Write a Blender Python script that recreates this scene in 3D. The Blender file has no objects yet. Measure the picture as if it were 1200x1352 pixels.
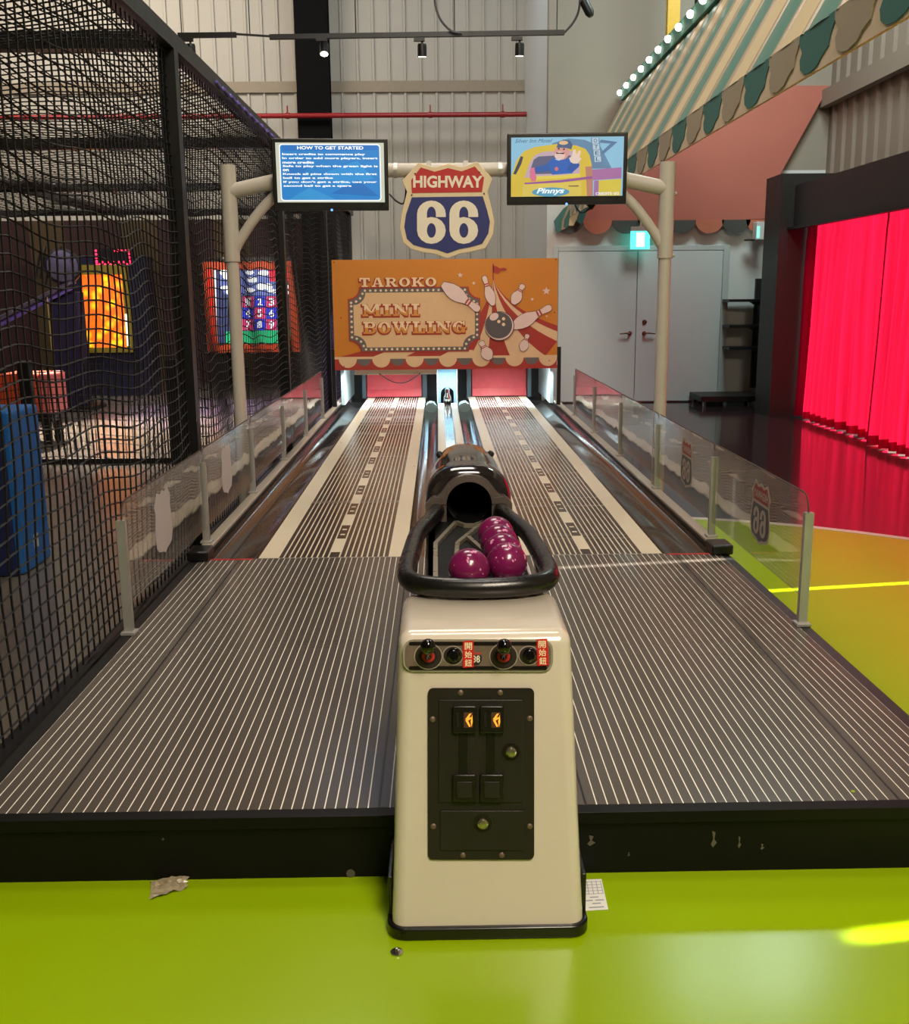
import bpy, bmesh, math, random
from mathutils import Vector, Matrix
random.seed(7)
S = bpy.context.scene
C = S.collection
R = math.radians

# ------------------------------------------------------------------ camera, world, light, exposure
F = 1350.0                                   # focal length in pixels of the 1200x1352 frame
CAM = Vector((-0.105, 0.0, 1.55))
YAW, PITCH, ROLL = -0.80, -12.0, -0.50
CM = (Matrix.Rotation(R(YAW), 3, 'Z') @ Matrix.Rotation(R(90 + PITCH), 3, 'X') @ Matrix.Rotation(R(ROLL), 3, 'Z'))
cd = bpy.data.cameras.new('camera'); cam = bpy.data.objects.new('camera', cd); C.objects.link(cam)
cam.matrix_world = Matrix.Translation(CAM) @ CM.to_4x4()
cd.sensor_fit = 'HORIZONTAL'; cd.sensor_width = 36.0; cd.lens = F / 1200 * 36.0; cd.clip_start = .05; cd.clip_end = 100
S.camera = cam
S.view_settings.view_transform = 'Standard'; S.view_settings.look = 'None'
S.view_settings.gamma = 1.0; S.view_settings.use_curve_mapping = False
S.view_settings.exposure = 0.0
W = bpy.data.worlds.new('world'); S.world = W; W.use_nodes = True
W.node_tree.nodes['Background'].inputs[0].default_value = (.55, .65, .8, 1)
W.node_tree.nodes['Background'].inputs[1].default_value = .6

def area(name, loc, target, sx, sy, power, col=(1, 1, 1), spread=180):
    d = bpy.data.lights.new(name, 'AREA'); d.shape = 'RECTANGLE'; d.size = sx; d.size_y = sy
    d.energy = power; d.color = col; d.spread = R(spread)
    o = bpy.data.objects.new(name, d); C.objects.link(o); o.location = loc
    o.rotation_euler = (Vector(target) - Vector(loc)).to_track_quat('-Z', 'Y').to_euler()
    return o
def spot(name, loc, target, power, ang=40, col=(1, 1, 1), blend=.5, rad=.03):
    d = bpy.data.lights.new(name, 'SPOT'); d.energy = power; d.spot_size = R(ang); d.spot_blend = blend
    d.color = col; d.shadow_soft_size = rad
    o = bpy.data.objects.new(name, d); C.objects.link(o); o.location = loc
    o.rotation_euler = (Vector(target) - Vector(loc)).to_track_quat('-Z', 'Y').to_euler()
    return o
sd = bpy.data.lights.new('sun', 'SUN'); sd.energy = 60.0; sd.angle = R(.53); sd.color = (1, .95, .84)
so = bpy.data.objects.new('sun', sd); C.objects.link(so)
so.rotation_euler = Vector((-1, -.15, -.45)).to_track_quat('-Z', 'Y').to_euler()
area('daylight', (6.6, 10.6, 1.6), (4, 10.6, 1.2), 6.6, 3.0, 80, (1, .95, .92))
WARM = (1, .86, .66)
area('ceiling_lamp_entry', (1.6, -1.4, 6.6), (1.2, 1.2, 0), 1.6, 1.6, 360, WARM)
area('ceiling_lamp_front', (1.0, -2.2, 5.2), (.3, 3.2, .6), 1.2, 1.2, 140, WARM)
area('sign_fill', (.2, 3.6, 7.2), (0, 9.5, 1.6), 1.6, 1.6, 150, (1, .92, .82))  # added fill without a known fitting, brightens the shield and bowling signs
area('ceiling_lamp_lane', (-.6, 8.0, 7.4), (-.6, 8, 0), 2.4, 2.4, 190, (1, .9, .78))
area('ceiling_lamp_wall', (0, 14.5, 7.6), (0, 17, 3), 3.0, 1.2, 85, (.82, .92, 1))
area('ceiling_lamp_cage', (-6.2, 14.8, 7.4), (-6.2, 18, 4), 5.0, 1.5, 330, (1, .9, .78))
area('door_fill', (3.7, 11.6, 6.6), (3.4, 13.2, 0), 1.6, 1.6, 190, (.8, 1, .99))  # fill added to bring cool brightness onto the door wall
spot('cage_spot', (-4.6, 12.5, 2.7), (-3.4, 11.9, 0), 1500, 80, (1, .86, .72))
spot('machine_fill', (-4.4, 12.0, 2.8), (-5.3, 14.4, 1.5), 160, 55, (.8, .7, 1))  # unseen fill put in to lift the throwing machine out of darkness
spot('board_fill', (-3.2, 13.2, 2.75), (-3.0, 17.1, 1.3), 260, 50, (1, .9, .8))  # added fill that lights the number board and its orange frame
spot('cage_spot_violet', (-2.6, 14.6, 2.75), (-2.6, 14.2, 0), 1100, 80, (.62, .45, 1))

area('pit_light', (0, 12.95, .62), (0, 13.1, 0), 2.5, .08, 75, (.72, .94, 1), 140)
# ------------------------------------------------------------------ helpers
def ray(px, py): return (CM @ Vector(((px - 600) / F, -(py - 676) / F, -1))).normalized()
def on_x(px, py, v): r = ray(px, py); return CAM + r * ((v - CAM.x) / r.x)
def on_y(px, py, v): r = ray(px, py); return CAM + r * ((v - CAM.y) / r.y)
def on_z(px, py, v): r = ray(px, py); return CAM + r * ((v - CAM.z) / r.z)
def on_p(px, py, P, N): r = ray(px, py); return CAM + r * ((P - CAM).dot(N) / r.dot(N))

ORG = {}
class MB:
    def __init__(s): s.v = []; s.f = []
    def add(s, vs, fs):
        n = len(s.v); s.v += [tuple(p) for p in vs]; s.f += [tuple(i + n for i in f) for f in fs]; return s
    def box(s, x0, x1, y0, y1, z0, z1):
        vs = [(x, y, z) for x in (x0, x1) for y in (y0, y1) for z in (z0, z1)]
        return s.add(vs, [(0, 1, 3, 2), (4, 6, 7, 5), (0, 4, 5, 1), (2, 3, 7, 6), (0, 2, 6, 4), (1, 5, 7, 3)])
    def ext(s, pts, vec):                      # polygon swept along a vector
        vec = Vector(vec); n = len(pts); a = [Vector(p) for p in pts]; b = [p + vec for p in a]
        fs = [tuple(range(n)), tuple(range(2 * n - 1, n - 1, -1))] + [(i, n + i, n + (i + 1) % n, (i + 1) % n) for i in range(n)]
        return s.add(a + b, fs)
    def tube(s, path, r, n=10, closed=False, flat=None):
        P = [Vector(p) for p in path]; m = len(P); rs = r if isinstance(r, (list, tuple)) else [r] * m
        rings = []; up = None
        for i, p in enumerate(P):
            if closed: t = (P[(i + 1) % m] - P[i - 1])
            else: t = P[min(i + 1, m - 1)] - P[max(i - 1, 0)]
            t.normalize()
            if up is None:
                up = Vector((0, 0, 1)) if abs(t.z) < .9 else Vector((1, 0, 0))
            u = (up - t * up.dot(t)).normalized(); w = t.cross(u); up = u
            off = math.pi / 4 if n == 4 else 0
            rings.append([p + (u * math.cos(2 * math.pi * k / n + off) + w * math.sin(2 * math.pi * k / n + off)) * rs[i] for k in range(n)])
        vs = [q for g in rings for q in g]; fs = []
        for i in range(m if closed else m - 1):
            j = (i + 1) % m
            fs += [(i * n + k, i * n + (k + 1) % n, j * n + (k + 1) % n, j * n + k) for k in range(n)]
        if not closed: fs += [tuple(range(n - 1, -1, -1)), tuple((m - 1) * n + k for k in range(n))]
        return s.add(vs, fs)
    def lathe(s, prof, at=(0, 0, 0), axis=(0, 0, 1), n=20):
        q = Vector((0, 0, 1)).rotation_difference(Vector(axis)); at = Vector(at)
        vs = [at + q @ Vector((r * math.cos(2 * math.pi * k / n), r * math.sin(2 * math.pi * k / n), h)) for r, h in prof for k in range(n)]
        fs = [(i * n + k, i * n + (k + 1) % n, (i + 1) * n + (k + 1) % n, (i + 1) * n + k) for i in range(len(prof) - 1) for k in range(n)]
        fs += [tuple(range(n - 1, -1, -1)), tuple((len(prof) - 1) * n + k for k in range(n))]
        return s.add(vs, fs)
    def sphere(s, c, r, n=20, m=12, sc=(1, 1, 1)):
        prof = [(max(1e-4, math.sin(math.pi * i / m)), -math.cos(math.pi * i / m)) for i in range(m + 1)]
        vs = [(c[0] + r * sc[0] * a * math.cos(2 * math.pi * k / n), c[1] + r * sc[1] * a * math.sin(2 * math.pi * k / n), c[2] + r * sc[2] * h) for a, h in prof for k in range(n)]
        fs = [(i * n + k, i * n + (k + 1) % n, (i + 1) * n + (k + 1) % n, (i + 1) * n + k) for i in range(m) for k in range(n)]
        return s.add(vs, fs)
    def loft(s, secs, cap=True):
        n = len(secs[0]); vs = [p for g in secs for p in g]
        fs = [(i * n + k, i * n + (k + 1) % n, (i + 1) * n + (k + 1) % n, (i + 1) * n + k) for i in range(len(secs) - 1) for k in range(n)]
        if cap: fs += [tuple(range(n - 1, -1, -1)), tuple((len(secs) - 1) * n + k for k in range(n))]
        return s.add(vs, fs)
    def build(s, name, mat, parent=None, smooth=False, bevel=0, seg=3, origin=None, fix=True):
        if parent is None:
            if origin is None:
                xs = [p[0] for p in s.v]; ys = [p[1] for p in s.v]; zs = [p[2] for p in s.v]
                origin = ((min(xs) + max(xs)) / 2, (min(ys) + max(ys)) / 2, min(zs))
            og = Vector(origin)
        else: og = ORG[parent]
        me = bpy.data.meshes.new(name)
        me.from_pydata([(p[0] - og.x, p[1] - og.y, p[2] - og.z) for p in s.v], [], s.f)
        if fix:
            bm = bmesh.new(); bm.from_mesh(me); bmesh.ops.recalc_face_normals(bm, faces=bm.faces); bm.to_mesh(me); bm.free()
        me.materials.append(mat)
        if smooth:
            me.polygons.foreach_set('use_smooth', [True] * len(me.polygons))
            me.set_sharp_from_angle(angle=R(42)) if smooth != 2 else None
        o = bpy.data.objects.new(name, me); C.objects.link(o)
        if parent is None: o.location = og
        else: o.parent = parent
        ORG[o] = og
        if bevel:
            b = o.modifiers.new('bevel', 'BEVEL'); b.width = bevel; b.segments = seg; b.limit_method = 'ANGLE'; b.angle_limit = R(35)
            me.polygons.foreach_set('use_smooth', [True] * len(me.polygons))
            b.harden_normals = True
        return o
def tag(o, label=None, cat=None, group=None, kind=None):
    for k, v in (('label', label), ('category', cat), ('group', group), ('kind', kind)):
        if v: o[k] = v
    return o
def thing(name, loc, label, cat, group=None, kind=None):
    o = bpy.data.objects.new(name, None); C.objects.link(o); o.location = loc; o.empty_display_size = .1
    ORG[o] = Vector(loc); return tag(o, label, cat, group, kind)
def clone(o, parent, dloc, deep=True):           # a copy of a part (and its sub-parts), moved by dloc
    c = o.copy(); C.objects.link(c); c.parent = parent; c.location = o.location + Vector(dloc)
    ORG[c] = ORG[o] + Vector(dloc)
    if deep:
        for ch in list(o.children):
            d = ch.copy(); C.objects.link(d); d.parent = c
    return c
def clone_thing(o, dloc):
    c = o.copy(); C.objects.link(c); c.location = o.location + Vector(dloc); ORG[c] = ORG[o] + Vector(dloc)
    for ch in list(o.children): clone(ch, c, (0, 0, 0))
    return c
def box(name, mat, parent, *b, **k): return MB().box(*b).build(name, mat, parent, **k)

def lin(c): return tuple(((x / 255) / 12.92 if x / 255 <= .04045 else ((x / 255 + .055) / 1.055) ** 2.4) for x in c)
MC = {}
def pm(name, rgb, rough=.5, metal=0, var=.12, scale=14, bump=0, bscale=60, coat=0, emit=0, trans=0, spec=.5, rvar=.06):
    if name in MC: return MC[name]
    m = bpy.data.materials.new(name); m.use_nodes = True; nt = m.node_tree; N = nt.nodes; L = nt.links
    b = N['Principled BSDF']; c = lin(rgb)
    tc = N.new('ShaderNodeTexCoord'); nz = N.new('ShaderNodeTexNoise'); nz.inputs['Scale'].default_value = scale; nz.inputs['Detail'].default_value = 4
    L.new(tc.outputs['Object'], nz.inputs['Vector'])
    mx = N.new('ShaderNodeMix'); mx.data_type = 'RGBA'
    mx.inputs[6].default_value = (*[x * (1 - var) for x in c], 1); mx.inputs[7].default_value = (*[min(1, x * (1 + var)) for x in c], 1)
    L.new(nz.outputs['Fac'], mx.inputs[0])
    if emit > .2: b.inputs['Base Color'].default_value = (.02, .02, .02, 1)
    else: L.new(mx.outputs[2], b.inputs['Base Color'])
    mr = N.new('ShaderNodeMapRange'); mr.inputs[3].default_value = max(.02, rough - rvar); mr.inputs[4].default_value = min(1, rough + rvar)
    L.new(nz.outputs['Fac'], mr.inputs[0]); L.new(mr.outputs[0], b.inputs['Roughness'])
    b.inputs['Metallic'].default_value = metal; b.inputs['Specular IOR Level'].default_value = spec
    if coat: b.inputs['Coat Weight'].default_value = coat; b.inputs['Coat Roughness'].default_value = .08
    if trans: b.inputs['Transmission Weight'].default_value = trans
    if emit:
        L.new(mx.outputs[2], b.inputs['Emission Color']); b.inputs['Emission Strength'].default_value = emit
    if bump:
        n2 = N.new('ShaderNodeTexNoise'); n2.inputs['Scale'].default_value = bscale; n2.inputs['Detail'].default_value = 3
        L.new(tc.outputs['Object'], n2.inputs['Vector'])
        bp = N.new('ShaderNodeBump'); bp.inputs['Strength'].default_value = bump; bp.inputs['Distance'].default_value = .01
        L.new(n2.outputs['Fac'], bp.inputs['Height']); L.new(bp.outputs[0], b.inputs['Normal'])
    MC[name] = m; return m
def pr(name, rgb): return pm('print_' + name, rgb, .55, var=.05)          # printed ink
def em(name, rgb, s): return pm('glow_' + name, rgb, .4, emit=s, var=.1, scale=6)

M_WALL = pm('grey_cladding', (180, 174, 162), .6, var=.06, scale=3)
M_BAND = pm('tan_flashing', (150, 136, 116), .6)
M_WHITE = pm('white_paint', (214, 216, 212), .5, var=.04, scale=3)
M_GREYW = pm('dimmed_wall_grey', (150, 140, 126), .7, var=.05, scale=3)  # upper door wall: dimmer light put into the colour
M_BLACK = pm('black_paint', (17, 16, 16), .45, var=.2)
M_BLACKG = pm('black_gloss', (13, 12, 12), .3, coat=.2, var=.2)
M_STEEL = pm('black_steel', (20, 19, 20), .4, var=.2, spec=.4)
M_CONC = pm('concrete', (118, 108, 98), .24, var=.25, scale=1.2, bump=.1)
M_LIME = pm('lime_epoxy', (146, 176, 4), .22, var=.06, scale=1.5, bump=.02, bscale=25, spec=.55)
M_DARKF = pm('dark_maroon_epoxy', (52, 40, 42), .1, var=.15, scale=2, bump=.015, bscale=8)
M_LINE = pm('white_floor_paint', (205, 200, 190), .3)
M_CEIL = pm('dark_ceiling', (60, 58, 56), .8)
M_SIDE = pm('dim_wall_paint', (92, 82, 74), .7)
M_ALU = pm('aluminium', (186, 184, 180), .35, metal=.55)
M_CHROME = pm('chrome', (210, 210, 208), .12, metal=1)
M_PIPEW = pm('cream_steel', (190, 182, 170), .35, var=.05)
M_SLAT = pm('dark_slat', (84, 76, 70), .2, var=.16, scale=5, bump=.03, bscale=40, spec=.55)
M_SLATL = pm('lane_slat', (64, 52, 45), .26, var=.14, scale=5, spec=.55)
M_STRIPE = pm('cream_stripe', (222, 208, 182), .3, var=.06)
M_GUT = pm('gutter_plastic', (44, 37, 34), .13, var=.12, spec=.6)
M_RED = pm('red_label', (176, 40, 36), .4)

# ------------------------------------------------------------------ room shell
fl = tag(box('floor', M_CONC, None, -10, 7, -6, 19.2, -.2, 0), kind='structure')
arc = [on_z(x, y, 0) for x, y in ((880, 683), (940, 686), (1000, 690), (1060, 695), (1130, 703), (1200, 712))]
arc = [(p.x, p.y) for p in arc] + [(3.6, 5.9), (4.3, 5.1), (4.8, 4.2), (5.3, 3.0)]
poly = [(-10, -6), (5.3, -6)] + arc[::-1] + [(1.40, arc[0][1]), (1.40, 2.6), (-10, 2.6)]
MB().ext([(x, y, .0005) for x, y in poly], (0, 0, .002)).build('lime_paint', M_LIME, fl)
poly = arc + [(5.3, 14.8), (1.40, 14.8), (1.40, arc[0][1])]
MB().ext([(x, y, .0005) for x, y in poly], (0, 0, .002)).build('dark_paint', M_DARKF, fl)
def offs(p, d):
    out = []
    for i in range(len(p)):
        a = Vector(p[max(i - 1, 0)]); b = Vector(p[min(i + 1, len(p) - 1)]); t = (b - a).normalized(); out.append((p[i][0] - t.y * d, p[i][1] + t.x * d))
    return out
poly = offs(arc, .035) + offs(arc, -.035)[::-1]
MB().ext([(x, y, .003) for x, y in poly], (0, 0, .001)).build('white_line', M_LINE, fl)
tag(box('ceiling', M_CEIL, None, -10, 7, -6, 19.2, 8, 8.2), kind='structure')
tag(box('wall_front', M_SIDE, None, -10, 7, -6.2, -6, 0, 8), kind='structure')
tag(box('wall_left', M_SIDE, None, -10.2, -10, -6, 19.2, 0, 8), kind='structure')

# back wall of ribbed cladding
YB = 18.8
wb = tag(box('wall_back', M_WALL, None, -10, 7, YB, YB + .2, 0, 8), kind='structure')
rib = MB().ext([(-.03, YB, 2.9), (-.018, YB - .03, 2.9), (.018, YB - .03, 2.9), (.03, YB, 2.9)], (0, 0, 5.1)).build('rib', M_WALL, wb)
rib0 = rib.location.copy(); first = True
xr = -9.0
while xr < 1.5:
    o = rib if first else clone(rib, wb, (0, 0, 0))
    o.location = (xr, 0, 0) if True else rib0
    first = False; xr += .27
# lower ribs between cage and sign
rib2 = MB().ext([(-.03, YB, .0), (-.018, YB - .03, .0), (.018, YB - .03, .0), (.03, YB, .0)], (0, 0, 2.9)).build('rib', M_WALL, wb)
first = True; xr = -9 + .27 * 27
while xr < 1.5:
    o = rib2 if first else clone(rib2, wb, (0, 0, 0))
    o.location = (xr, 0, 0); first = False; xr += .27
zb = on_y(560, 113, YB - .1).z
box('flashing_band', M_BAND, wb, -9.9, 1.7, YB - .06, YB - .031, zb - .09, zb + .09)
# dark striped panels behind the cage
stripes = [pm('maroon_brick_paint', (48, 20, 20), .7, bump=.5, bscale=14), pm('mustard_brick_paint', (70, 54, 28), .7, bump=.5, bscale=14)]
x = -9.9; k = 0
while x < -2.2:
    w = (1.0, .62)[k % 2]
    box('painted_panel', stripes[k % 2], wb, x, min(x + w, -2.15), YB - .08, YB - .001, 0, 2.88); x += w; k += 1
x0 = on_y(392, 120, YB - .4).x; x1 = on_y(435, 120, YB - .4).x
MCOL = pm('column_black', (9, 9, 9), .85, spec=.15)
col = thing('steel_column', ((x0 + x1) / 2, YB - .3, 0), 'tall black steel column against the pale ribbed back wall', 'column')
box('flange', MCOL, col, x0, x1, YB - .42, YB - .38, 0, 7.99)
box('flange', MCOL, col, x0, x1, YB - .13, YB - .09, 0, 7.99)
box('web', MCOL, col, (x0 + x1) / 2 - .015, (x0 + x1) / 2 + .015, YB - .38, YB - .13, 0, 7.99)
zp = on_y(520, 152, YB - .55).z; xa = on_y(695, 148, YB - .55).x
pipe = thing('sprinkler_pipe', (-3, YB - .55, zp), 'long red sprinkler pipe running across the ribbed back wall', 'pipe')
MB().tube([(-9.9, YB - .55, zp), (xa, YB - .55, zp)], .042, 12).build('tube', pm('red_pipe', (150, 32, 34), .35), pipe, smooth=True)
for xx in (-7.5, -5, -2.6, -.2, xa - .4):
    b = MB().tube([(xx, YB - .55, zp), (xx, YB - .55, zp + .16)], .012, 6).build('sprinkler_bracket', pm('red_pipe', (150, 32, 34)), pipe)
    MB().tube([(xx - .03, YB - .55, zp), (xx + .03, YB - .55, zp)], .052, 12).build('coupling', pm('red_pipe', (150, 32, 34)), pipe)

# door wall (white below, upper part coloured darker for its dimmer light)
YD = 14.8
XL = on_y(721, 400, YD).x
wd = tag(MB().box(XL, 7, YD, YD + .2, 0, 3.2).build('wall_door_side', M_WHITE), kind='structure')
box('upper_wall', M_GREYW, wd, XL, 7, YD, YD + .2, 3.2, 7.99)
box('return_wall', M_WHITE, wd, XL, XL + .12, YD + .2, YB - .06, 0, 7.99)

# right wall with a curtained window and two narrow slits of daylight
XR = 5.3
mr_ = pm('brown_cladding', (128, 112, 98), .65, var=.08)
wr = tag(box('wall_right', mr_, None, XR, XR + .15, -6, 2.855, 0, 8), kind='structure')
SL = [(2.855, 2.925, 2.05), (5.71, 5.77, 2.45)]
YCF = on_z(1015, 551, 0).y
for a, b, h in SL: box('wall_panel', mr_, wr, XR, XR + .15, a, b, h, 8)
for a, b in ((2.925, 5.71), (5.77, 7.5), (YCF - .05, YD)): box('wall_panel', mr_, wr, XR, XR + .15, a, b, 0, 8)
box('wall_panel', mr_, wr, XR, XR + .15, 7.5, YCF - .05, 2.86, 8)
rb = MB().ext([(XR, -.05, 3.0), (XR - .04, -.03, 3.0), (XR - .04, .03, 3.0), (XR, .05, 3.0)], (0, 0, 4.99)).build('rib', mr_, wr)
o0 = ORG[wr]
for i in range(30):
    o = rb if i == 0 else clone(rb, wr, (0, 0, 0)); o.location = (0, 4.4 + i * .35, 0)
zr = on_x(1200, 75, XR - .1).z
gb = thing('wall_girt', (XR - .09, 9, zr - .1), 'brown horizontal steel girt along the dark right-hand cladding', 'beam')
box('web', mr_, gb, XR - .16, XR - .14, 3, YD - .02, zr - .11, zr + .11)
box('flange', mr_, gb, XR - .14, XR - .045, 3, YD - .02, zr + .09, zr + .11)
box('flange', mr_, gb, XR - .14, XR - .045, 3, YD - .02, zr - .11, zr - .09)

# ------------------------------------------------------------------ double door
def dpx(x, y): p = on_y(x, y, YD - .03); return p.x, p.z
dx0, dz1 = dpx(737, 332); dxc, _ = dpx(842, 332); dx1 = dpx(955, 330)[0]
dxs = dpx(948, 330)[0]
d1 = tag(thing('door_1', ((dx0 + dx1) / 2, YD, 0), None, None), kind='structure')
MDOOR = pm('door_enamel', (206, 214, 212), .35, var=.03)
MFR = pm('door_frame_enamel', (190, 198, 196), .35, var=.03)
fr = MB().box(dx0 - .07, dx0, YD - .05, YD - .001, .003, dz1 + .07).box(dx1, dx1 + .09, YD - .05, YD - .001, .003, dz1 + .07).box(dx0, dx1, YD - .05, YD - .001, dz1, dz1 + .07)
fr.build('door_frame', MFR, d1, bevel=.006)
for i, (a, b) in enumerate(((dx0 + .004, dxc - .004), (dxc + .004, dx1 - .004))):
    lf = box('door_leaf', MDOOR, d1, a, b, YD - .045, YD - .004, .02, dz1 - .005, bevel=.004)
    s = -1 if i == 0 else 1
    hx, hz = dpx((831, 850)[i], 440)
    hm = pm('brass_dark', (120, 84, 66), .3, metal=.8)
    MB().lathe([(.03, 0), (.03, .012), (.014, .014), (.014, .05)], (hx, YD - .045, hz), (0, -1, 0)).tube([(hx, YD - .095, hz), (hx + s * .05, YD - .1, hz + .004), (hx + s * .15, YD - .095, hz - .006)], [.013, .012, .008], 8).build('lever_handle', hm, lf, smooth=True)
    if i: MB().lathe([(.032, 0), (.032, .014), (.012, .02)], (hx, YD - .045, hz + .16), (0, -1, 0)).build('deadbolt', hm, lf, smooth=True)

# exit sign
YF = YD - .12
p = on_y(845, 316, YD - .25)
ex = thing('exit_sign', (p.x, p.y, p.z - .14), 'small glowing green and white exit sign above the white double door', 'exit sign')
ew = 24 / F * 14.6
box('housing', M_ALU, ex, p.x - ew / 2 - .01, p.x + ew / 2 + .01, p.y - .035, p.y + .035, p.z + .11, p.z + .17)
box('lit_panel', em('exit_teal', (80, 235, 215), 2.2), ex, p.x - ew / 2, p.x + ew / 2, p.y - .02, p.y + .02, p.z - .13, p.z + .11)
box('pictogram_panel', em('exit_white', (215, 255, 245), 2.6), ex, p.x - .055, p.x + .055, p.y - .026, p.y - .0205, p.z - .10, p.z + .09)
MB().tube([(p.x, p.y, p.z + .17), (p.x, p.y, p.z + .3), (p.x, YF - .001, p.z + .3)], .01, 6).build('bracket', M_ALU, ex)

# salmon fascia with scallops over the door
MSAL = pm('salmon_panel', (182, 104, 88), .55, var=.06, scale=2)
YF = YD - .12
fa = thing('salmon_fascia', (3.5, YF, 2.4), 'broad salmon pink fascia panel above the white double door', 'fascia')
P = [on_y(x, y, YF) for x, y in ((742, 297), (1010, 289), (1030, 230), (1095, 113), (960, 113), (830, 150), (760, 255))]
MB().ext([(q.x, YF, q.z) for q in P], (0, .115, 0)).build('panel', MSAL, fa)
scm = [pm('scallop_charcoal', (72, 72, 68), .6), pm('scallop_terracotta', (190, 110, 84), .6)]
for i, cx in enumerate((751, 789, 827, 862, 900, 937, 972, 1004)):
    a = on_y(cx, 291.5 - (cx - 742) * .006, YF - .02); rr = .2
    pts = [(a.x + rr * math.cos(math.pi + math.pi * k / 14), YF - .02, a.z + .9 * rr * math.sin(math.pi + math.pi * k / 14)) for k in range(15)]
    s = MB().ext(pts, (0, .012, 0)).build('scallop', scm[i % 2], fa)
# droopy cloth end at the fascia's corner: belongs to the awning's far end (below)

# emergency lamp on the wall by the column
p = on_y(1001, 305, YF - .12)
el = thing('emergency_lamp', (p.x, p.y, p.z - .12), 'small white box lamp fixed high beside the black column', 'lamp')
box('housing', M_WHITE, el, p.x - .05, p.x + .07, p.y - .08, p.y + .095, p.z - .12, p.z + .12, bevel=.01)
box('indicator', em('indicator', (150, 245, 225), 1.2), el, p.x - .045, p.x - .005, p.y - .086, p.y - .08, p.z - .1, p.z + .06)
MB().box(p.x - .16, p.x - .05, p.y - .02, p.y + .1, p.z - .13, p.z - .11).build('bracket', M_BLACK, el)

# black column block + shelves
PC = on_z(1015, 551, 0); cx0 = PC.x; YCF = PC.y; XC = on_z(1045, 553, 0.0).x
bc = thing('black_pillar', (cx0 + .2, 13.6, 0), 'thick matte black pillar between the wall shelves and the red curtain', 'pillar')
box('shaft', pm('pillar_black', (34, 33, 32), .5), bc, cx0, XR - .002, YCF, on_z(997, 544, 0).y, .003, on_y(1045, 229, YCF).z)
cx1 = on_y(1001, 450, YD - .2).x
back = box('shelf_backing', pm('pillar_black', (34, 33, 32)), bc, on_y(994, 450, YD - .05).x, cx1 + .3, YD - .06, YD - .002, .2, on_y(998, 368, YD).z)
for yy in (397, 431, 460):
    xa = on_y(961, yy, YD - .35).x; zz = on_y(961, yy, YD - .35).z
    sh = thing('wall_shelf', ((xa + cx1) / 2, YD - .2, zz), None, 'shelf', 'black shelves on the black pillar')
    sh['label'] = {397: 'highest black shelf bracketed to the black pillar', 431: 'middle black shelf bracketed to the black pillar', 460: 'lowest black wall shelf bracketed to the black pillar'}[yy]
    box('board', M_BLACK, sh, xa, cx1 - .001, YD - .42, YD - .062, zz - .018, zz + .018)
    if yy != 460: MB().ext([(cx1 - .01, YD - .3, zz - .018), (cx1 - .16, YD - .3, zz - .018), (cx1 - .1, YD - .3, zz - .06), (cx1 - .01, YD - .3, zz - .06)], (0, .1, 0)).build('bracket', M_BLACK, sh)
xa = on_z(953, 537, .12).x
bs = thing('base_plinth', ((xa + cx1) / 2, YD - .35, 0), 'low black plinth on small feet below the wall shelves', 'plinth')
box('top', M_BLACK, bs, xa, cx1 - .001, YD - .75, YD - .07, .07, .15, bevel=.006)
for qx in (xa + .06, cx1 - .1):
    for qy in (YD - .7, YD - .12): MB().lathe([(.025, .003), (.03, .07)], (qx, qy, 0)).build('foot', M_CHROME, bs)

# header over the curtain
zt = on_x(1200, 199, XC - .06).z; zl = on_x(1200, 273, XC - .06).z
hd = thing('curtain_header', (XC, 10, zl), 'deep black header box along the top of the red curtains', 'header')
box('box', pm('header_black', (40, 36, 38), .5), hd, XC - .06, XC - .03, 7.0, YCF - .002, zl, zt)
box('ledge', M_BLACK, hd, XC - .13, XC - .06, 7.0, YCF - .002, zl - .02, zl + .01)
box('cover_board', M_BLACK, hd, XC - .03, XR - .003, 7.0, YCF - .002, zt - .03, zt)  # unseen board added to stop light leaking up behind the header
box('curtain_track', M_ALU, hd, XC + .13, XC + .17, 7.3, YCF - .01, zl + .206, zl + .24)
box('curtain_track', M_ALU, hd, XC + .04, XC + .08, 7.3, YCF - .01, zl + .206, zl + .24)

box('return_panel', M_BLACK, wr, XC + .0, XR - .001, 7.26, 7.32, .003, zt - .035)
# red curtains
def curtain_mat():
    m = bpy.data.materials.new('red_curtain_cloth'); m.use_nodes = True; nt = m.node_tree; N = nt.nodes; L = nt.links
    N.remove(N['Principled BSDF'])
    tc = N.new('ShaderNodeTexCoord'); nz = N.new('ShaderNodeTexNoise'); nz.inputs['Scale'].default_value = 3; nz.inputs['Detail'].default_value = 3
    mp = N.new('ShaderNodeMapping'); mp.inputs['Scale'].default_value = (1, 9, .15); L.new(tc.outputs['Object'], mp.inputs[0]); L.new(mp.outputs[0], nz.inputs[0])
    mx = N.new('ShaderNodeMix'); mx.data_type = 'RGBA'; mx.inputs[6].default_value = (.22, .001, .008, 1); mx.inputs[7].default_value = (.9, .014, .085, 1)  # vertical streaks paint fold shading into the cloth colour
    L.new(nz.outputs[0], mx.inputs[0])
    d = N.new('ShaderNodeBsdfDiffuse'); t = N.new('ShaderNodeBsdfTranslucent'); a = N.new('ShaderNodeMixShader'); a.inputs[0].default_value = .1
    L.new(mx.outputs[2], d.inputs[0]); L.new(mx.outputs[2], t.inputs[0]); L.new(d.outputs[0], a.inputs[1]); L.new(t.outputs[0], a.inputs[2])
    L.new(a.outputs[0], N['Material Output'].inputs[0]); return m
MCUR = curtain_mat()
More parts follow.
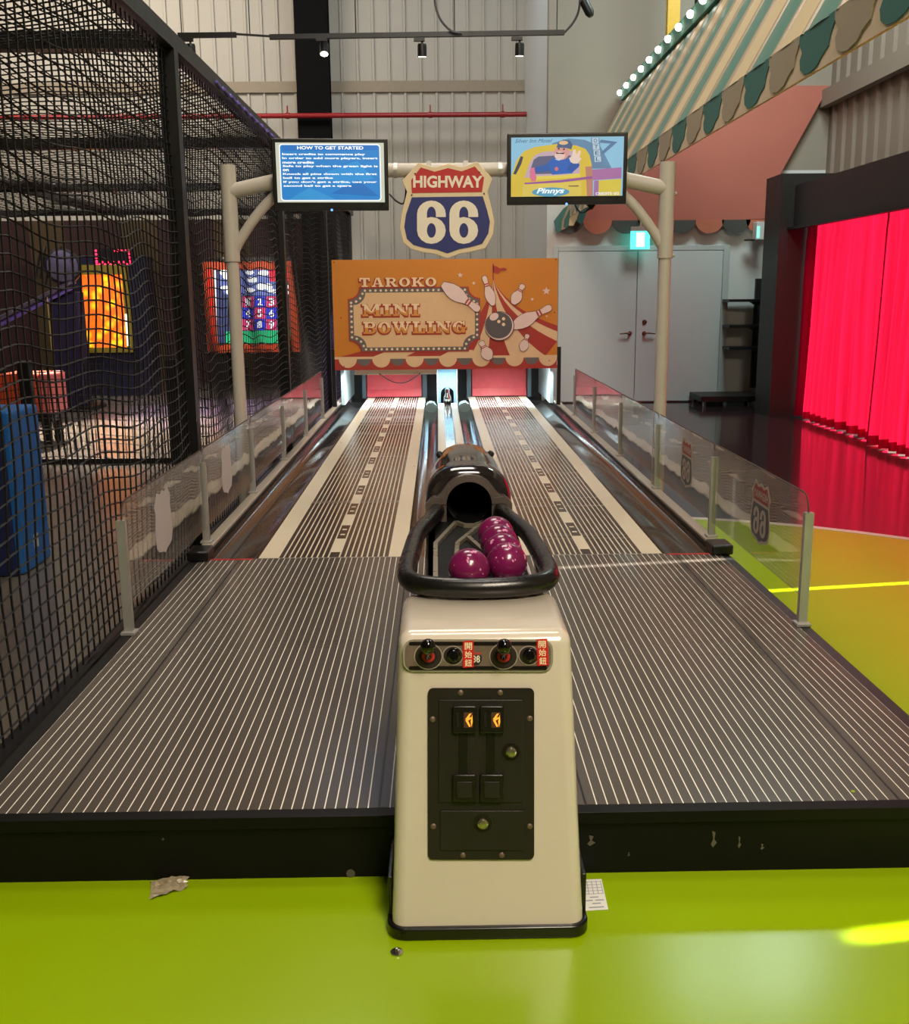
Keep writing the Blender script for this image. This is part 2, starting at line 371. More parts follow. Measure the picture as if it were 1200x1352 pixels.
def curtain(y0, y1, label, seed, dx=0):
    rnd = random.Random(seed); n = int((y1 - y0) / .025); th = 0; prof = []
    for i in range(n + 1):
        y = y0 + (y1 - y0) * i / n; th += .95 + .35 * math.sin(i * .11 + seed) + rnd.uniform(-.12, .12)
        prof.append((y, math.sin(th * .72)))
    zs = [.022, .5, 1.1, 1.7, zl - .14, zl - .06, zl + .20]; am = [.075, .07, .06, .05, .035, .025, .03]
    vs = []; fs = []
    for z, a in zip(zs, am):
        for y, w in prof: vs.append((XC + dx + .06 + w * a + .012 * math.sin(y * 3 + z * 1.5), y, z))
    k = len(prof)
    for j in range(len(zs) - 1):
        for i in range(k - 1): fs.append((j * k + i, j * k + i + 1, (j + 1) * k + i + 1, (j + 1) * k + i))
    t = thing('curtain', (XC, (y0 + y1) / 2, .1), label, 'curtain', 'red curtains')
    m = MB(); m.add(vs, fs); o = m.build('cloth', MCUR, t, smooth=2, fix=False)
    hm_ = MB(); hv = []
    for z in (.024, .125):
        for y, w in prof: hv.append((XC + dx + .085 + w * .055 + .012 * math.sin(y * 3 + z * 1.5), y, z))
    hm_.add(hv, [(i, i + 1, k + i + 1, k + i) for i in range(k - 1)]); hm_.build('hem', MCUR, t, smooth=2, fix=False)
    for i in range(int((y1 - y0) / .16)):
        yy = y0 + .05 + i * .16
        h = box('hook', M_ALU, t, XC + dx + .054, XC + dx + .066, yy - .006, yy + .006, zl + .19, zl + .205) if i == 0 else clone(h0, t, (0, .16 * i, 0))
        if i == 0: h0 = h
ysp = on_x(1156, 440, XC).y
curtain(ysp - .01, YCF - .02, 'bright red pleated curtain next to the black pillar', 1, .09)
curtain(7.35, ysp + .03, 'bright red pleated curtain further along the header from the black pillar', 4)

# ------------------------------------------------------------------ bowling machine: approach
PZ = .19; YFRT = 2.52; YFOUL = 5.27; YEND = 13.9; HW = 1.42
ap = thing('approach_platform', (0, 3.9, 0), 'raised approach platform of dark slats with fine white lines', 'platform')
MFAS = pm('fascia_black', (12, 11, 10), .5, spec=.2, var=.3)
box('fascia_board', MFAS, ap, -HW, HW, YFRT, YFRT + .03, .0, PZ - .035)
box('top_lip', MFAS, ap, -HW, HW, YFRT - .014, YFRT + .03, PZ - .034, PZ + .001, bevel=.003)
PITCHS = .0296
ns = int((2 * HW - .06) / PITCHS)
xs0 = -ns * PITCHS / 2 + .0017; MARG = HW + xs0 - .002
for s in (-1, 1): a_, b_ = sorted((s * HW, s * (HW - MARG))); box('side_board', M_BLACK, ap, a_, b_, YFRT + .03, YFOUL, .0, PZ)
box('deck', pm('white_groove', (238, 232, 218), .4, var=.04), ap, -HW + MARG, HW - MARG, YFRT + .03, YFOUL - .002, .06, PZ - .0009)
sl = box('slat', M_SLAT, ap, xs0, xs0 + PITCHS - .0035, YFRT + .031, YFOUL - .003, PZ - .0008, PZ)
for i in range(1, ns): clone(sl, ap, (PITCHS * i, 0, 0))
for xx in (-1.155, -.29, .29, 1.155):
    i = round((xx - xs0) / PITCHS); xj = xs0 + i * PITCHS
    box('joint_strip', M_BLACK, ap, xj - .0052, xj + .0014, YFRT + .031, YFOUL - .003, PZ - .0008, PZ + .0003)

for k, (px, py, w_, h_) in enumerate(((942, 1108, 9, 22), (976, 1112, 5, 16), (1006, 1118, 6, 8), (780, 1110, 12, 14), (830, 1128, 4, 5), (1060, 1078, 4, 6), (215, 1108, 5, 3))):
    q = [on_y(px + w_ * a, py + h_ * b, YFRT - .0006) for a, b in ((-.2, -.5), (.3, -.4), (.1, 0), (.5, .2), (-.1, .5), (-.4, .3), (-.05, 0))]
    MB().ext(q, (0, .0005, 0)).build('scuff_mark', pm('scuff_grey', (96, 88, 76), .6), ap)
# lanes
def lane(side, label):
    t = thing('bowling_lane', (side * .68, 9.5, 0), label, 'bowling lane', 'bowling lanes')
    a, b = .29, 1.075
    X = lambda q: side * q
    def bx(name, mat, q0, q1, y0, y1, z0, z1): return box(name, mat, t, min(X(q0), X(q1)), max(X(q0), X(q1)), y0, y1, z0, z1)
    bx('bed', M_STRIPE, a, b, YFOUL, YEND, .06, PZ - .0009)
    n = 20; pw = (.975 - .385) / n
    s0 = bx('slat', M_SLATL, .385, .385 + pw - .0085, YFOUL + .004, YEND, PZ - .0008, PZ)
    for i in range(1, n):
        if i in (9, 10): continue
        clone(s0, t, (side * pw * i, 0, 0))
    # the middle of the lane: pale dashes alternating with dark blocks that carry two pale bars
    c0, c1 = .385 + 9 * pw, .385 + 11 * pw - .0085
    y = YFOUL + .12; ds = None; k = 0
    bx('bridge_block', M_SLATL, c0, c1, YFOUL + .004, YFOUL + .118, PZ - .0008, PZ)
    while y + .66 < YEND:
        if ds is None:
            ds = bx('dash', M_STRIPE, c0, c1, y, y + .31, PZ - .0008, PZ + .0004)
            db = bx('bridge_block', M_SLATL, c0, c1, y + .312, y + .658, PZ - .0008, PZ)
            for yb in (.40, .53): MB().box(min(X(c0 + .012), X(c1 - .012)), max(X(c0 + .012), X(c1 - .012)), y + yb, y + yb + .03, PZ, PZ + .0004).build('pale_bar', M_STRIPE, db)
            y00 = y
        else:
            clone(ds, t, (0, y - y00, 0)); clone(db, t, (0, y - y00, 0))
        y += .66
    e = .0005
    bx('edge_line', M_STRIPE, .972, b - .002, YFOUL + .004, YEND, PZ - .0008, PZ + e)
    bx('edge_line', M_STRIPE, a + .004, .382, YFOUL + .004, YEND, PZ - .0008, PZ + e)
    bx('foul_line', M_ALU, a, b, YFOUL - .001, YFOUL + .003, PZ - .003, PZ + .001)
    return t
lane(-1, 'bowling lane beside the net cage, dark slats with pale dashes')
lane(1, 'bowling lane on the red curtain side, dark slats with pale dashes')

# gutters
def gutter(q0, q1, side, label, grp, y0):
    t = thing('gutter', (side * (q0 + q1) / 2, 9.5, 0), label, 'gutter', grp)
    n = 14; top = []; c = (q0 + q1) / 2; hw = (q1 - q0) / 2
    for i in range(n + 1):
        a = math.pi * i / n; top.append((side * (c - hw * math.cos(a)), PZ - .004 - .075 * math.sin(a) ** .8))
    pts = [(x, y0, z) for x, z in top] + [(side * q1, y0, .05), (side * q0, y0, .05)]
    MB().ext(pts, (0, YEND - y0, 0)).build('trough', M_GUT, t, smooth=True)
    if q0 < .2: MB().lathe([(.075, 0), (.07, .25), (.05, .3)], (side * .208, 12.75, PZ - .03), (0, 1, .02), 20).build('gutter_scoop', pm('clear_blue_plastic', (150, 178, 184), .12, spec=.6), t, smooth=True)
    return t
gutter(1.077, 1.345, -1, 'wide dark outer gutter beside the net cage', 'outer gutters', YFOUL + .02)
gutter(1.077, 1.345, 1, 'wide dark outer gutter on the red curtain side', 'outer gutters', YFOUL + .02)
gutter(.127, .288, -1, 'narrow dark inner gutter of the lane beside the net cage', 'inner gutters', YFOUL)
gutter(.127, .288, 1, 'narrow dark inner gutter of the lane on the red curtain side', 'inner gutters', YFOUL)
for s, lb in ((-1, 'aluminium topped edge rail of the lane beside the net cage'), (1, 'aluminium topped edge rail of the lane on the red curtain side')):
    t = thing('edge_rail', (s * 1.385, 9.5, 0), lb, 'rail', 'edge rails')
    X0, X1 = sorted((s * 1.347, s * HW))
    box('side_board', M_BLACK, t, X0, X1, YFOUL + .02, YEND, .0, PZ + .01)
    box('cap_strip', pm('rail_cap', (190, 178, 160), .3, metal=.4), t, X0 + .004, X1 - .004, YFOUL + .1, YEND, PZ + .01, PZ + .035, bevel=.008)
    box('end_cap', M_BLACKG, t, X0 - .02, X1 + .02, YFOUL - .06, YFOUL + .1, PZ + .001 , PZ + .055, bevel=.012)
    g0, g1 = sorted((s * 1.10, s * 1.32))
    rl = box('foul_label', M_RED, t, g0, g1, YFOUL - .028, YFOUL - .005, PZ + .0002, PZ + .0016)
ct = thing('ball_return_track', (0, 9.5, 0), 'centre ball return track with two cream bars between the lanes', 'track')
box('base', M_BLACK, ct, -.124, .124, YFOUL, 13.0, .05, PZ - .03)
for s in (-1, 1):
    a, b = sorted((s * .045, s * .122)); box('cream_bar', M_STRIPE, ct, a, b, YFOUL, 13.0, PZ - .03, PZ + .012, bevel=.004)
box('dark_channel', M_GUT, ct, -.044, .044, YFOUL, 13.0, PZ - .03, PZ - .012)

# ------------------------------------------------------------------ pin end housing
ph = thing('pin_housing', (0, 14, 0), 'white sided pin pit housing lit under the orange bowling sign', 'pin housing')
MPIT = pm('pit_white', (190, 202, 204), .4)
for s in (-1, 1):
    a, b = sorted((s * 1.30, s * 1.345)); box('inner_side', MPIT, ph, a, b, 13.0, 14.5, PZ + .001, 1.0)
    a, b = sorted((s * 1.09, s * 1.14)); box('divider_post', pm('dark_steel_blue', (52, 60, 68), .4), ph, a, b, 13.85, 13.95, PZ, .72)
    a, b = sorted((s * .27, s * .33)); box('divider_post', pm('dark_steel_blue', (52, 60, 68), .4), ph, a, b, 13.91, 13.99, PZ - .02, .72)
    a, b = sorted((s * .345, s * 1.08))
    cu = MB(); n = 18
    for i in range(n):
        xa, xb = a + (b - a) * i / n, a + (b - a) * (i + 1) / n
    pts = [(a, 13.93 + .0, .75), (b, 13.93, .75), (b, 13.93, .26), (b, 13.90, PZ + .03), (a, 13.90, PZ + .03), (a, 13.93, .26)]
    cu.add([(a, 13.96, .75), (b, 13.96, .75), (b, 13.96, .75 - .45), (a, 13.96, .75 - .45), (b, 13.89, PZ + .015), (a, 13.89, PZ + .015)], [(0, 1, 2, 3), (3, 2, 4, 5)])
    o = cu.build('pit_curtain', pm('red_pit_vinyl', (178, 62, 70), .22, var=.15, bump=.2, bscale=9), ph, fix=True)
    so_ = o.modifiers.new('solid', 'SOLIDIFY'); so_.thickness = .012
box('back_board', M_BLACK, ph, -1.345, 1.345, 14.5, 14.55, 0.003, 1.9)
box('pit_floor', M_BLACK, ph, -1.3, 1.3, 14.0, 14.5, .003, .12)
# centre ball lift
bl = thing('ball_lift', (0, 13.4, 0), 'blue grey centre block with round ball port between the lanes', 'ball lift')
MBL = pm('lift_blue', (104, 132, 150), .3, metal=.3)
n = 24; cxz = (0, .31); rr = .085
pts = [(-.13, PZ - .02)]
outer = [(-.13, PZ - .02), (-.13, .72), (.13, .72), (.13, PZ - .02)]
hole = [(rr * math.cos(math.pi * k / n), .30 + rr * math.sin(math.pi * k / n)) for k in range(n + 1)]
pl = [(-.13, PZ - .02), (-.13, .72), (.13, .72), (.13, PZ - .02), (rr, PZ - .02)] + hole + [(-rr, PZ - .02)]
MB().ext([(x, 13.2, z) for x, z in pl], (0, .3, 0)).build('block', MBL, bl)
box('port_back', M_BLACK, bl, -.1, .1, 13.5, 13.51, PZ - .02, .45)
MB().lathe([(.035, 0), (.05, .03), (.05, .1), (.03, .14), (.03, .2), (.001, .22)], (0, 13.14, PZ - .02), (0, 0, 1)).build('chrome_guide', M_CHROME, bl, smooth=True)
MB().tube([(-.125, 13.19, PZ), (-.125, 13.19, .72)], .008, 6).tube([(.125, 13.19, PZ), (.125, 13.19, .72)], .008, 6).build('edge_trim', M_ALU, bl)
# ------------------------------------------------------------------ orange bowling sign
YS = 12.4
tl = on_y(439, 344, YS); br = on_y(736, 486, YS); bl_ = on_y(441, 489, YS); tr = on_y(736, 340, YS)
sx0, sx1 = (tl.x + bl_.x) / 2, (tr.x + br.x) / 2; sz1, sz0 = (tl.z + tr.z) / 2, (bl_.z + br.z) / 2
sg = thing('bowling_sign', (0, YS, sz0), 'orange circus style mini bowling sign board above the pin end', 'sign')
box('board', pr('orange', (206, 128, 34)), sg, sx0, sx1, YS, YS + .05, sz0, sz1)
for s, q in ((-1, -1.375), (1, 1.35)): box('support_post', M_BLACK, sg, q - .022, q + .022, YS + .051, YS + .11, PZ + .036, sz0 + .25)
def SP(cx, cy, h=0): return Vector((sx0 + (cx - 28) / 1137 * (sx1 - sx0), YS - .0005 - h, sz1 - (cy - 43) / 562 * (sz1 - sz0)))
def flat(mb, pts, mapf, h, t=.0015): return mb.ext([mapf(x, y, h) for x, y in pts], mapf(0, 0, h + t) - mapf(0, 0, h))
def part(name, mat, parent, polys, mapf, h, t=.0015):
    m = MB()
    for p in polys: flat(m, p, mapf, h, t)
    return m.build(name, mat, parent)
def disc(cx, cy, rx, ry=None, n=28, a0=0, a1=360, rot=0):
    ry = ry or rx; out = []
    for k in range(n + (0 if a1 - a0 >= 360 else 1)):
        a = R(a0 + (a1 - a0) * k / n); x, y = rx * math.cos(a), ry * math.sin(a); c, s = math.cos(R(rot)), math.sin(R(rot))
        out.append((cx + x * c - y * s, cy + x * s + y * c))
    return out
CR, RD, GR, PK = (226, 192, 148), (170, 52, 40), (104, 98, 96), (226, 196, 184)
# tent
apx = (838, 150)
def curve(e, n=10, k=(.22, .62)):
    c = (apx[0] + (e[0] - apx[0]) * k[0], apx[1] + (e[1] - apx[1]) * k[1]); out = []
    for i in range(n + 1):
        t = i / n; out.append(tuple((1 - t) ** 2 * apx[j] + 2 * t * (1 - t) * c[j] + t * t * e[j] for j in (0, 1)))
    return out
ends = [(700, 400), (720, 540), (765, 540), (808, 540), (925, 540), (1105, 540), (1165, 465), (1165, 415), (1165, 385)]
cols = [RD, CR, CR, RD, CR, RD, CR, RD]
for i in range(8):
    A, B = curve(ends[i]), curve(ends[i + 1])
    part('tent_stripe', pr('tent_red' if cols[i] == RD else 'tent_cream', cols[i]), sg, [A + B[::-1]], SP, .001 + .0001 * i)
for (a, b, c, d) in ((45, 170, 300, 215), (385, 455, 625, 560)):
    part('stage_stripe', pr('tent_red', RD), sg, [[(a, 540), (b, 506), (c, 506), (d, 540)]], SP, .0012)
for (a, b, c, d) in ((215, 300, 455, 385), (560, 625, 735, 735)):
    part('stage_stripe', pr('tent_cream', CR), sg, [[(a, 540), (b, 506), (c, 506), (d, 540)]], SP, .0012)
part('bottom_band', pr('tent_red', RD), sg, [[(28, 540), (1165, 540), (1165, 605), (28, 605)]], SP, .002)
part('band_line', pr('tent_cream', CR), sg, [[(28, 536), (1165, 536), (1165, 548), (28, 548)]], SP, .003)
for i in range(6): part('grey_scallop', pr('grey', GR), sg, [disc(178 + 171.5 * i, 548, 36, n=16, a0=0, a1=180)], SP, .0025)
for i in range(7): part('cream_scallop', pr('tent_cream', CR), sg, [disc(95 + 170.5 * i, 547, 46, n=18, a0=0, a1=180)], SP, .0035)
# flag, stars
part('flag', pr('tent_red', RD), sg, [[(838, 78), (855, 82), (872, 92), (890, 88), (911, 96), (895, 103), (880, 104), (862, 118), (838, 112)], [(835, 68), (841, 68), (841, 150), (835, 150)]], SP, .003)
def star(cx, cy, r): return [(cx + (r if k % 2 == 0 else r * .42) * math.sin(math.pi * k / 5), cy - (r if k % 2 == 0 else r * .42) * math.cos(math.pi * k / 5)) for k in range(10)]
for q in ((672, 124, 15), (1107, 208, 22)): part('star', pr('pale_pink', PK), sg, [star(*q)], SP, .001)
for q in ((740, 165, 7), (1036, 249, 7), (1110, 336, 5)): part('star', pr('pale_pink', PK), sg, [disc(q[0], q[1], q[2], n=10)], SP, .001)
# marquee
def notch(x0, y0, x1, y1, r):
    out = []
    for cx, cy, a0 in ((x0, y0, 90), (x1, y0, 180), (x1, y1, 270), (x0, y1, 0)):
        out += [(cx + r * math.cos(R(a0 - 90 * k / 6)), cy + r * math.sin(R(a0 - 90 * k / 6))) for k in range(7)]
    return out
part('marquee_edge', pr('tent_red', RD), sg, [notch(104, 182, 772, 514, 58)], SP, .004)
part('marquee_frame', pr('grey', GR), sg, [notch(109, 187, 767, 508, 60)], SP, .0058)
part('marquee_field', pr('field_cream', (224, 186, 138)), sg, [notch(131, 209, 745, 488, 62)], SP, .0076)
bulb_pts = []
outl = notch(120, 198, 756, 498, 61); outl.append(outl[0])
seglen = 0; step = 26.5; pos = 0
for a, b in zip(outl, outl[1:]):
    L_ = math.hypot(b[0] - a[0], b[1] - a[1])
    while pos <= seglen + L_:
        t = (pos - seglen) / max(L_, 1e-6); bulb_pts.append((a[0] + (b[0] - a[0]) * t, a[1] + (b[1] - a[1]) * t)); pos += step
    seglen += L_
b0 = None
for q in bulb_pts:
    if b0 is None: b0 = part('marquee_bulb', pr('bulb_cream', (240, 214, 170)), sg, [disc(q[0], q[1], 6.2, n=10)], SP, .0078); q0 = SP(*q)
    else: clone(b0, sg, SP(*q) - q0)

# slab letters made of strokes; g grows every stroke
def letter(ch, g=0):
    P = []
    def bx(x0, y0, x1, y1): P.append([(x0 - g, y0 - g), (x1 + g, y0 - g), (x1 + g, y1 + g), (x0 - g, y1 + g)])
    def bar(x0, y0, x1, y1, w):
        d = math.hypot(x1 - x0, y1 - y0); tx, ty = (x1 - x0) / d, (y1 - y0) / d; nx, ny = -ty * (w / 2 + g), tx * (w / 2 + g)
        x0 -= tx * g; y0 -= ty * g; x1 += tx * g; y1 += ty * g
        P.append([(x0 + nx, y0 + ny), (x1 + nx, y1 + ny), (x1 - nx, y1 - ny), (x0 - nx, y0 - ny)])
    def ring(cx, cy, rx, ry, tx, ty, a0=0, a1=360, n=16):
        for k in range(n):
            a, b = R(a0 + (a1 - a0) * k / n), R(a0 + (a1 - a0) * (k + 1) / n)
            o = lambda q: (cx + (rx + g) * math.cos(q), cy + (ry + g) * math.sin(q)); i = lambda q: (cx + (rx - tx - g) * math.cos(q), cy + (ry - ty - g) * math.sin(q))
            P.append([o(a), o(b), i(b), i(a)])
    w = .95; s = .15
    if ch == 'T': w = .86; bx(0, .83, .86, 1); bx(0, .62, .13, .85); bx(.73, .62, .86, .85); bx(.31, 0, .55, .9); bx(.17, 0, .69, s)
    elif ch == 'A': w = 1.0; bar(.17, .05, .43, 1, .13); bar(.8, .05, .54, 1, .23); bx(.27, .28, .7, .39); bx(0, 0, .36, s); bx(.58, 0, 1, s)
    elif ch in 'RBP':
        bx(.11, 0, .35, 1); bx(0, 0, .46, s); bx(0, 1 - s, .46, 1); bx(.3, .46, .55, .58); bx(.3, .87, .55, 1)
        ring(.52, .73, .34, .27, .22, .12, -90, 90, 8)
        if ch == 'R': bar(.5, .52, .8, .06, .22); bx(.66, 0, 1, s); w = 1.0
        if ch == 'B': ring(.52, .29, .38, .29, .23, .13, -90, 90, 8); bx(.3, 0, .55, .13); w = .92
    elif ch == 'O': w = .9; ring(.45, .5, .45, .5, .25, .14)
    elif ch == 'K': w = 1.0; bx(.11, 0, .35, 1); bx(0, 0, .46, s); bx(0, 1 - s, .46, 1); bar(.36, .42, .78, .92, .13); bar(.5, .58, .82, .07, .23); bx(.6, 1 - s, .98, 1); bx(.62, 0, 1.02, s)
    elif ch == 'M': w = 1.2; bx(.12, 0, .25, 1); bx(.86, 0, 1.1, 1); bar(.2, .95, .57, .2, .2); bar(.57, .2, .9, .95, .13); bx(0, 0, .38, s); bx(0, 1 - s, .3, 1); bx(.76, 0, 1.2, s); bx(.9, 1 - s, 1.2, 1)
    elif ch == 'I': w = .52; bx(.14, 0, .38, 1); bx(0, 0, .52, s); bx(0, 1 - s, .52, 1)
    elif ch == 'N': w = 1.06; bx(.12, 0, .25, 1); bx(.82, 0, .95, 1); bar(.2, .93, .87, .07, .22); bx(0, 1 - s, .3, 1); bx(0, 0, .38, s); bx(.68, 1 - s, 1.06, 1)
    elif ch == 'W': w = 1.3; bar(.17, .95, .42, .03, .22); bar(.42, .03, .64, .9, .12); bar(.64, .95, .88, .03, .22); bar(.88, .03, 1.12, .95, .12); bx(0, 1 - s, .4, 1); bx(.48, 1 - s, .84, 1); bx(.96, 1 - s, 1.3, 1)
    elif ch == 'L': w = .86; bx(.11, 0, .35, 1); bx(0, 0, .86, s); bx(0, 1 - s, .5, 1); bx(.72, 0, .86, .42)
    elif ch == 'G': w = .98; ring(.45, .5, .45, .5, .25, .14, 40, 330, 14); bx(.5, .36, .98, .5); bx(.66, .04, .88, .45); bx(.74, .64, .86, 1)
    elif ch == '6':
        w = .7; ring(.35, .31, .35, .31, .24, .14); ring(.35, .69, .35, .31, .24, .14, 0, 180, 10); bx(0, .3, .24, .7); bx(.46, .62, .7, .69)
    return P, w
def word(txt, x0, x1, ytop, ybot, mapf, parent, mat, h, g=0, dx=0, dy=0, clip=None, name='letter', gap=.12, t=.0012):
    tot = sum(letter(c)[1] + gap for c in txt) - gap; sxx = (x1 - x0) / tot; hy = ybot - ytop; x = 0
    for c in txt:
        P, w = letter(c, g); m = MB()
        for k, pl in enumerate(P):
            q = [(x0 + dx + (x + a) * sxx, ybot + dy - b * hy) for a, b in pl]
            if clip is not None:
                q = [(a, max(b, ytop + clip * hy)) for a, b in q]
                if max(b for a, b in q) - min(b for a, b in q) < .5: continue
            flat(m, q, mapf, h + .00004 * k, t)
        if m.v: m.build(name, mat, parent)
        x += w + gap
CRM, ORG_, RDL = pr('letter_cream', (240, 212, 168)), pr('letter_orange', (214, 146, 62)), pr('letter_red', (172, 54, 34))
for txt, b, two in (('TAROKO', (165, 552, 134, 180), 0), ('MINI', (175, 465, 266, 328), 1), ('BOWLING', (178, 702, 356, 418), 1)):
    word(txt, *b, SP, sg, RDL, .0095, g=.07, dx=-2, dy=4, name='letter_shadow')
    word(txt, *b, SP, sg, CRM, .0125, g=-.005)
    if two: word(txt, *b, SP, sg, ORG_, .0145, g=-.005, clip=.5, name='letter_lower_half')
# pins and ball
PROF = [(0, .32), (.02, .40), (.08, .58), (.2, .88), (.33, 1), (.45, .92), (.56, .66), (.66, .42), (.74, .36), (.82, .42), (.9, .5), (.96, .45), (1, .22)]
def pin(x0, y0, x1, y1, wid, h, name='bowling_pin_print'):       # base to head
    L_ = math.hypot(x1 - x0, y1 - y0); tx, ty = (x1 - x0) / L_, (y1 - y0) / L_; nx, ny = -ty, tx
    def o(e): return [(x0 + tx * (t * L_ + (e if t > .5 else -e)) + nx * s * (r * wid / 2 + e), y0 + ty * (t * L_ + (e if t > .5 else -e)) + ny * s * (r * wid / 2 + e)) for s, sq in ((1, PROF), (-1, PROF[::-1])) for t, r in sq]
    a = part(name, pr('pin_outline', (96, 62, 56)), sg, [o(2.2)], SP, h)
    part('pin_body', pr('pin_white', (232, 204, 194)), a, [o(0)], SP, h + .0016)
    for t in (.66, .73):
        r = .40 * wid / 2; c = (x0 + tx * t * L_, y0 + ty * t * L_); d = L_ * .018
        part('neck_band', pr('tent_red', RD), a, [[(c[0] + nx * r * i + tx * d * j, c[1] + ny * r * i + ty * d * j) for i, j in ((-1, -1), (1, -1), (1, 1), (-1, 1))]], SP, h + .0032)
pin(582, 168, 768, 302, 74, .018); pin(838, 278, 791, 130, 50, .008); pin(938, 272, 990, 174, 54, .008)
pin(930, 392, 1132, 288, 70, .012); pin(986, 514, 1014, 428, 46, .008); pin(822, 556, 774, 462, 60, .014)
part('ball_print', pr('ball_outline', (54, 46, 46)), sg, [disc(870, 384, 75)], SP, .02)
part('ball_rim', pr('pin_white', (232, 204, 194)), sg, [disc(869, 384, 72)], SP, .0216)
part('ball_face', pr('grey_dark', (88, 84, 84)), sg, [disc(866, 380, 68)], SP, .0232)
part('ball_highlight', pr('pin_white', (232, 204, 194)), sg, [disc(842, 336, 24, 18, rot=-30)], SP, .0248)
for q in ((866, 361), (890, 347), (890, 376)): part('finger_hole', pr('letter_cream', (240, 212, 168)), sg, [disc(q[0], q[1], 8.5, n=14)], SP, .0248)
for q in ((40, 55), (1153, 50), (75, 585), (1125, 566), (68, 335), (1150, 318)): part('screw', M_BLACK, sg, [disc(q[0], q[1], 3, n=8)], SP, .005)

# tube light fixture below the sign and the light it gives
p0, p1 = on_y(468, 492, YS + .25), on_y(577, 491, YS + .25)
fx = thing('tube_light', ((p0.x + p1.x) / 2, YS + .25, p0.z - .03), 'white tube light batten hung under the orange sign on the cage side', 'light')
box('batten', M_WHITE, fx, p0.x, p1.x, YS + .2, YS + .3, p0.z - .025, p0.z + .04, bevel=.01)
for q in (p0.x + .1, p1.x - .1): box('bracket', M_WHITE, fx, q - .02, q + .02, YS + .051, YS + .3, p0.z + .041, p0.z + .06); box('bracket_tab', M_WHITE, fx, q - .02, q + .02, YS + .051, YS + .056, p0.z + .06, sz0 + .12)
cab = [Vector((p0.x + (p1.x - p0.x) * t, YS + .19, p0.z - .01 - .12 * math.sin(math.pi * (t - .3) / .5))) for t in [.3 + .05 * k for k in range(11)]]
MB().tube(cab, .006, 6).build('cable', M_BLACK, fx)
fx2 = thing('pit_light_bar', (0, 13.05, sz0 + .02), 'white glowing light bar across the pin pit behind the orange sign', 'light')
box('housing', M_WHITE, fx2, -1.29, 1.29, 13.0, 13.12, sz0 + .05, sz0 + .1)
box('diffuser', em('pit_white', (225, 248, 255), 14), fx2, -1.27, 1.27, 13.01, 13.11, sz0 + .03, sz0 + .05)

def text_mesh(s, bold=.0, italic=0):
    cu = bpy.data.curves.new('t', 'FONT'); cu.body = s; cu.size = 1; cu.offset = bold; cu.shear = italic; cu.resolution_u = 3
    o = bpy.data.objects.new('t', cu); C.objects.link(o); dg = bpy.context.evaluated_depsgraph_get()
    me = bpy.data.meshes.new_from_object(o.evaluated_get(dg)); vs = [tuple(v.co) for v in me.vertices]; fs = [tuple(p.vertices) for p in me.polygons]
    bpy.data.objects.remove(o); bpy.data.meshes.remove(me); bpy.data.curves.remove(cu); return vs, fs
def print_text(s, x0, x1, ytop, ybot, mapf, parent, mat, h, bold=.02, italic=0, name='lettering'):
    vs, fs = text_mesh(s, bold, italic)
    if not vs: return None
    ax, bx_, ay, by = min(v[0] for v in vs), max(v[0] for v in vs), min(v[1] for v in vs), max(v[1] for v in vs)
    q = [mapf(x0 + (v[0] - ax) / (bx_ - ax) * (x1 - x0), ybot - (v[1] - ay) / (by - ay) * (ybot - ytop), h) for v in vs]
    return MB().add(q, fs).build(name, mat, parent, fix=False)
# ------------------------------------------------------------------ barriers
def glass_mat():
    m = bpy.data.materials.new('clear_acrylic'); m.use_nodes = True; nt = m.node_tree; N = nt.nodes; L = nt.links
    N.remove(N['Principled BSDF'])
    t = N.new('ShaderNodeBsdfTransparent'); t.inputs[0].default_value = (.95, .95, .95, 1)
    g = N.new('ShaderNodeBsdfGlossy'); g.inputs['Roughness'].default_value = .03
    d = N.new('ShaderNodeBsdfDiffuse'); d.inputs[0].default_value = (.45, .42, .38, 1)
    nz = N.new('ShaderNodeTexNoise'); nz.inputs['Scale'].default_value = 2.2; tc = N.new('ShaderNodeTexCoord'); L.new(tc.outputs['Object'], nz.inputs[0])
    bp = N.new('ShaderNodeBump'); bp.inputs['Strength'].default_value = .1; bp.inputs['Distance'].default_value = .03; L.new(nz.outputs[0], bp.inputs['Height']); L.new(bp.outputs[0], g.inputs['Normal'])
    ge = N.new('ShaderNodeNewGeometry'); dp = N.new('ShaderNodeVectorMath'); dp.operation = 'DOT_PRODUCT'; L.new(ge.outputs['Incoming'], dp.inputs[0]); L.new(ge.outputs['Normal'], dp.inputs[1])
    def mth(op, x, y=None):
        q = N.new('ShaderNodeMath'); q.operation = op
        for i, v in enumerate((x, y)):
            if v is None: continue
            if isinstance(v, (int, float)): q.inputs[i].default_value = v
            else: L.new(v, q.inputs[i])
        return q.outputs[0]
    sch = mth('ADD', mth('MULTIPLY', mth('POWER', mth('SUBTRACT', 1.0, mth('ABSOLUTE', dp.outputs['Value'])), 5.0), .95), .045)   # Schlick reflectance of a thin sheet
    a = N.new('ShaderNodeMixShader'); L.new(sch, a.inputs[0]); L.new(t.outputs[0], a.inputs[1]); L.new(g.outputs[0], a.inputs[2])
    b = N.new('ShaderNodeMixShader'); b.inputs[0].default_value = .07; L.new(a.outputs[0], b.inputs[1]); L.new(d.outputs[0], b.inputs[2])
    L.new(b.outputs[0], N['Material Output'].inputs[0]); return m
MGL = glass_mat()
SH_OUT = [(440, 182), (490, 126), (540, 141), (580, 129), (622, 140), (668, 123), (716, 175), (701, 215), (712, 260), (722, 305), (718, 345), (694, 388), (652, 398), (620, 403), (578, 418), (540, 405), (505, 400), (468, 390), (443, 370), (433, 325), (438, 285), (455, 215)]
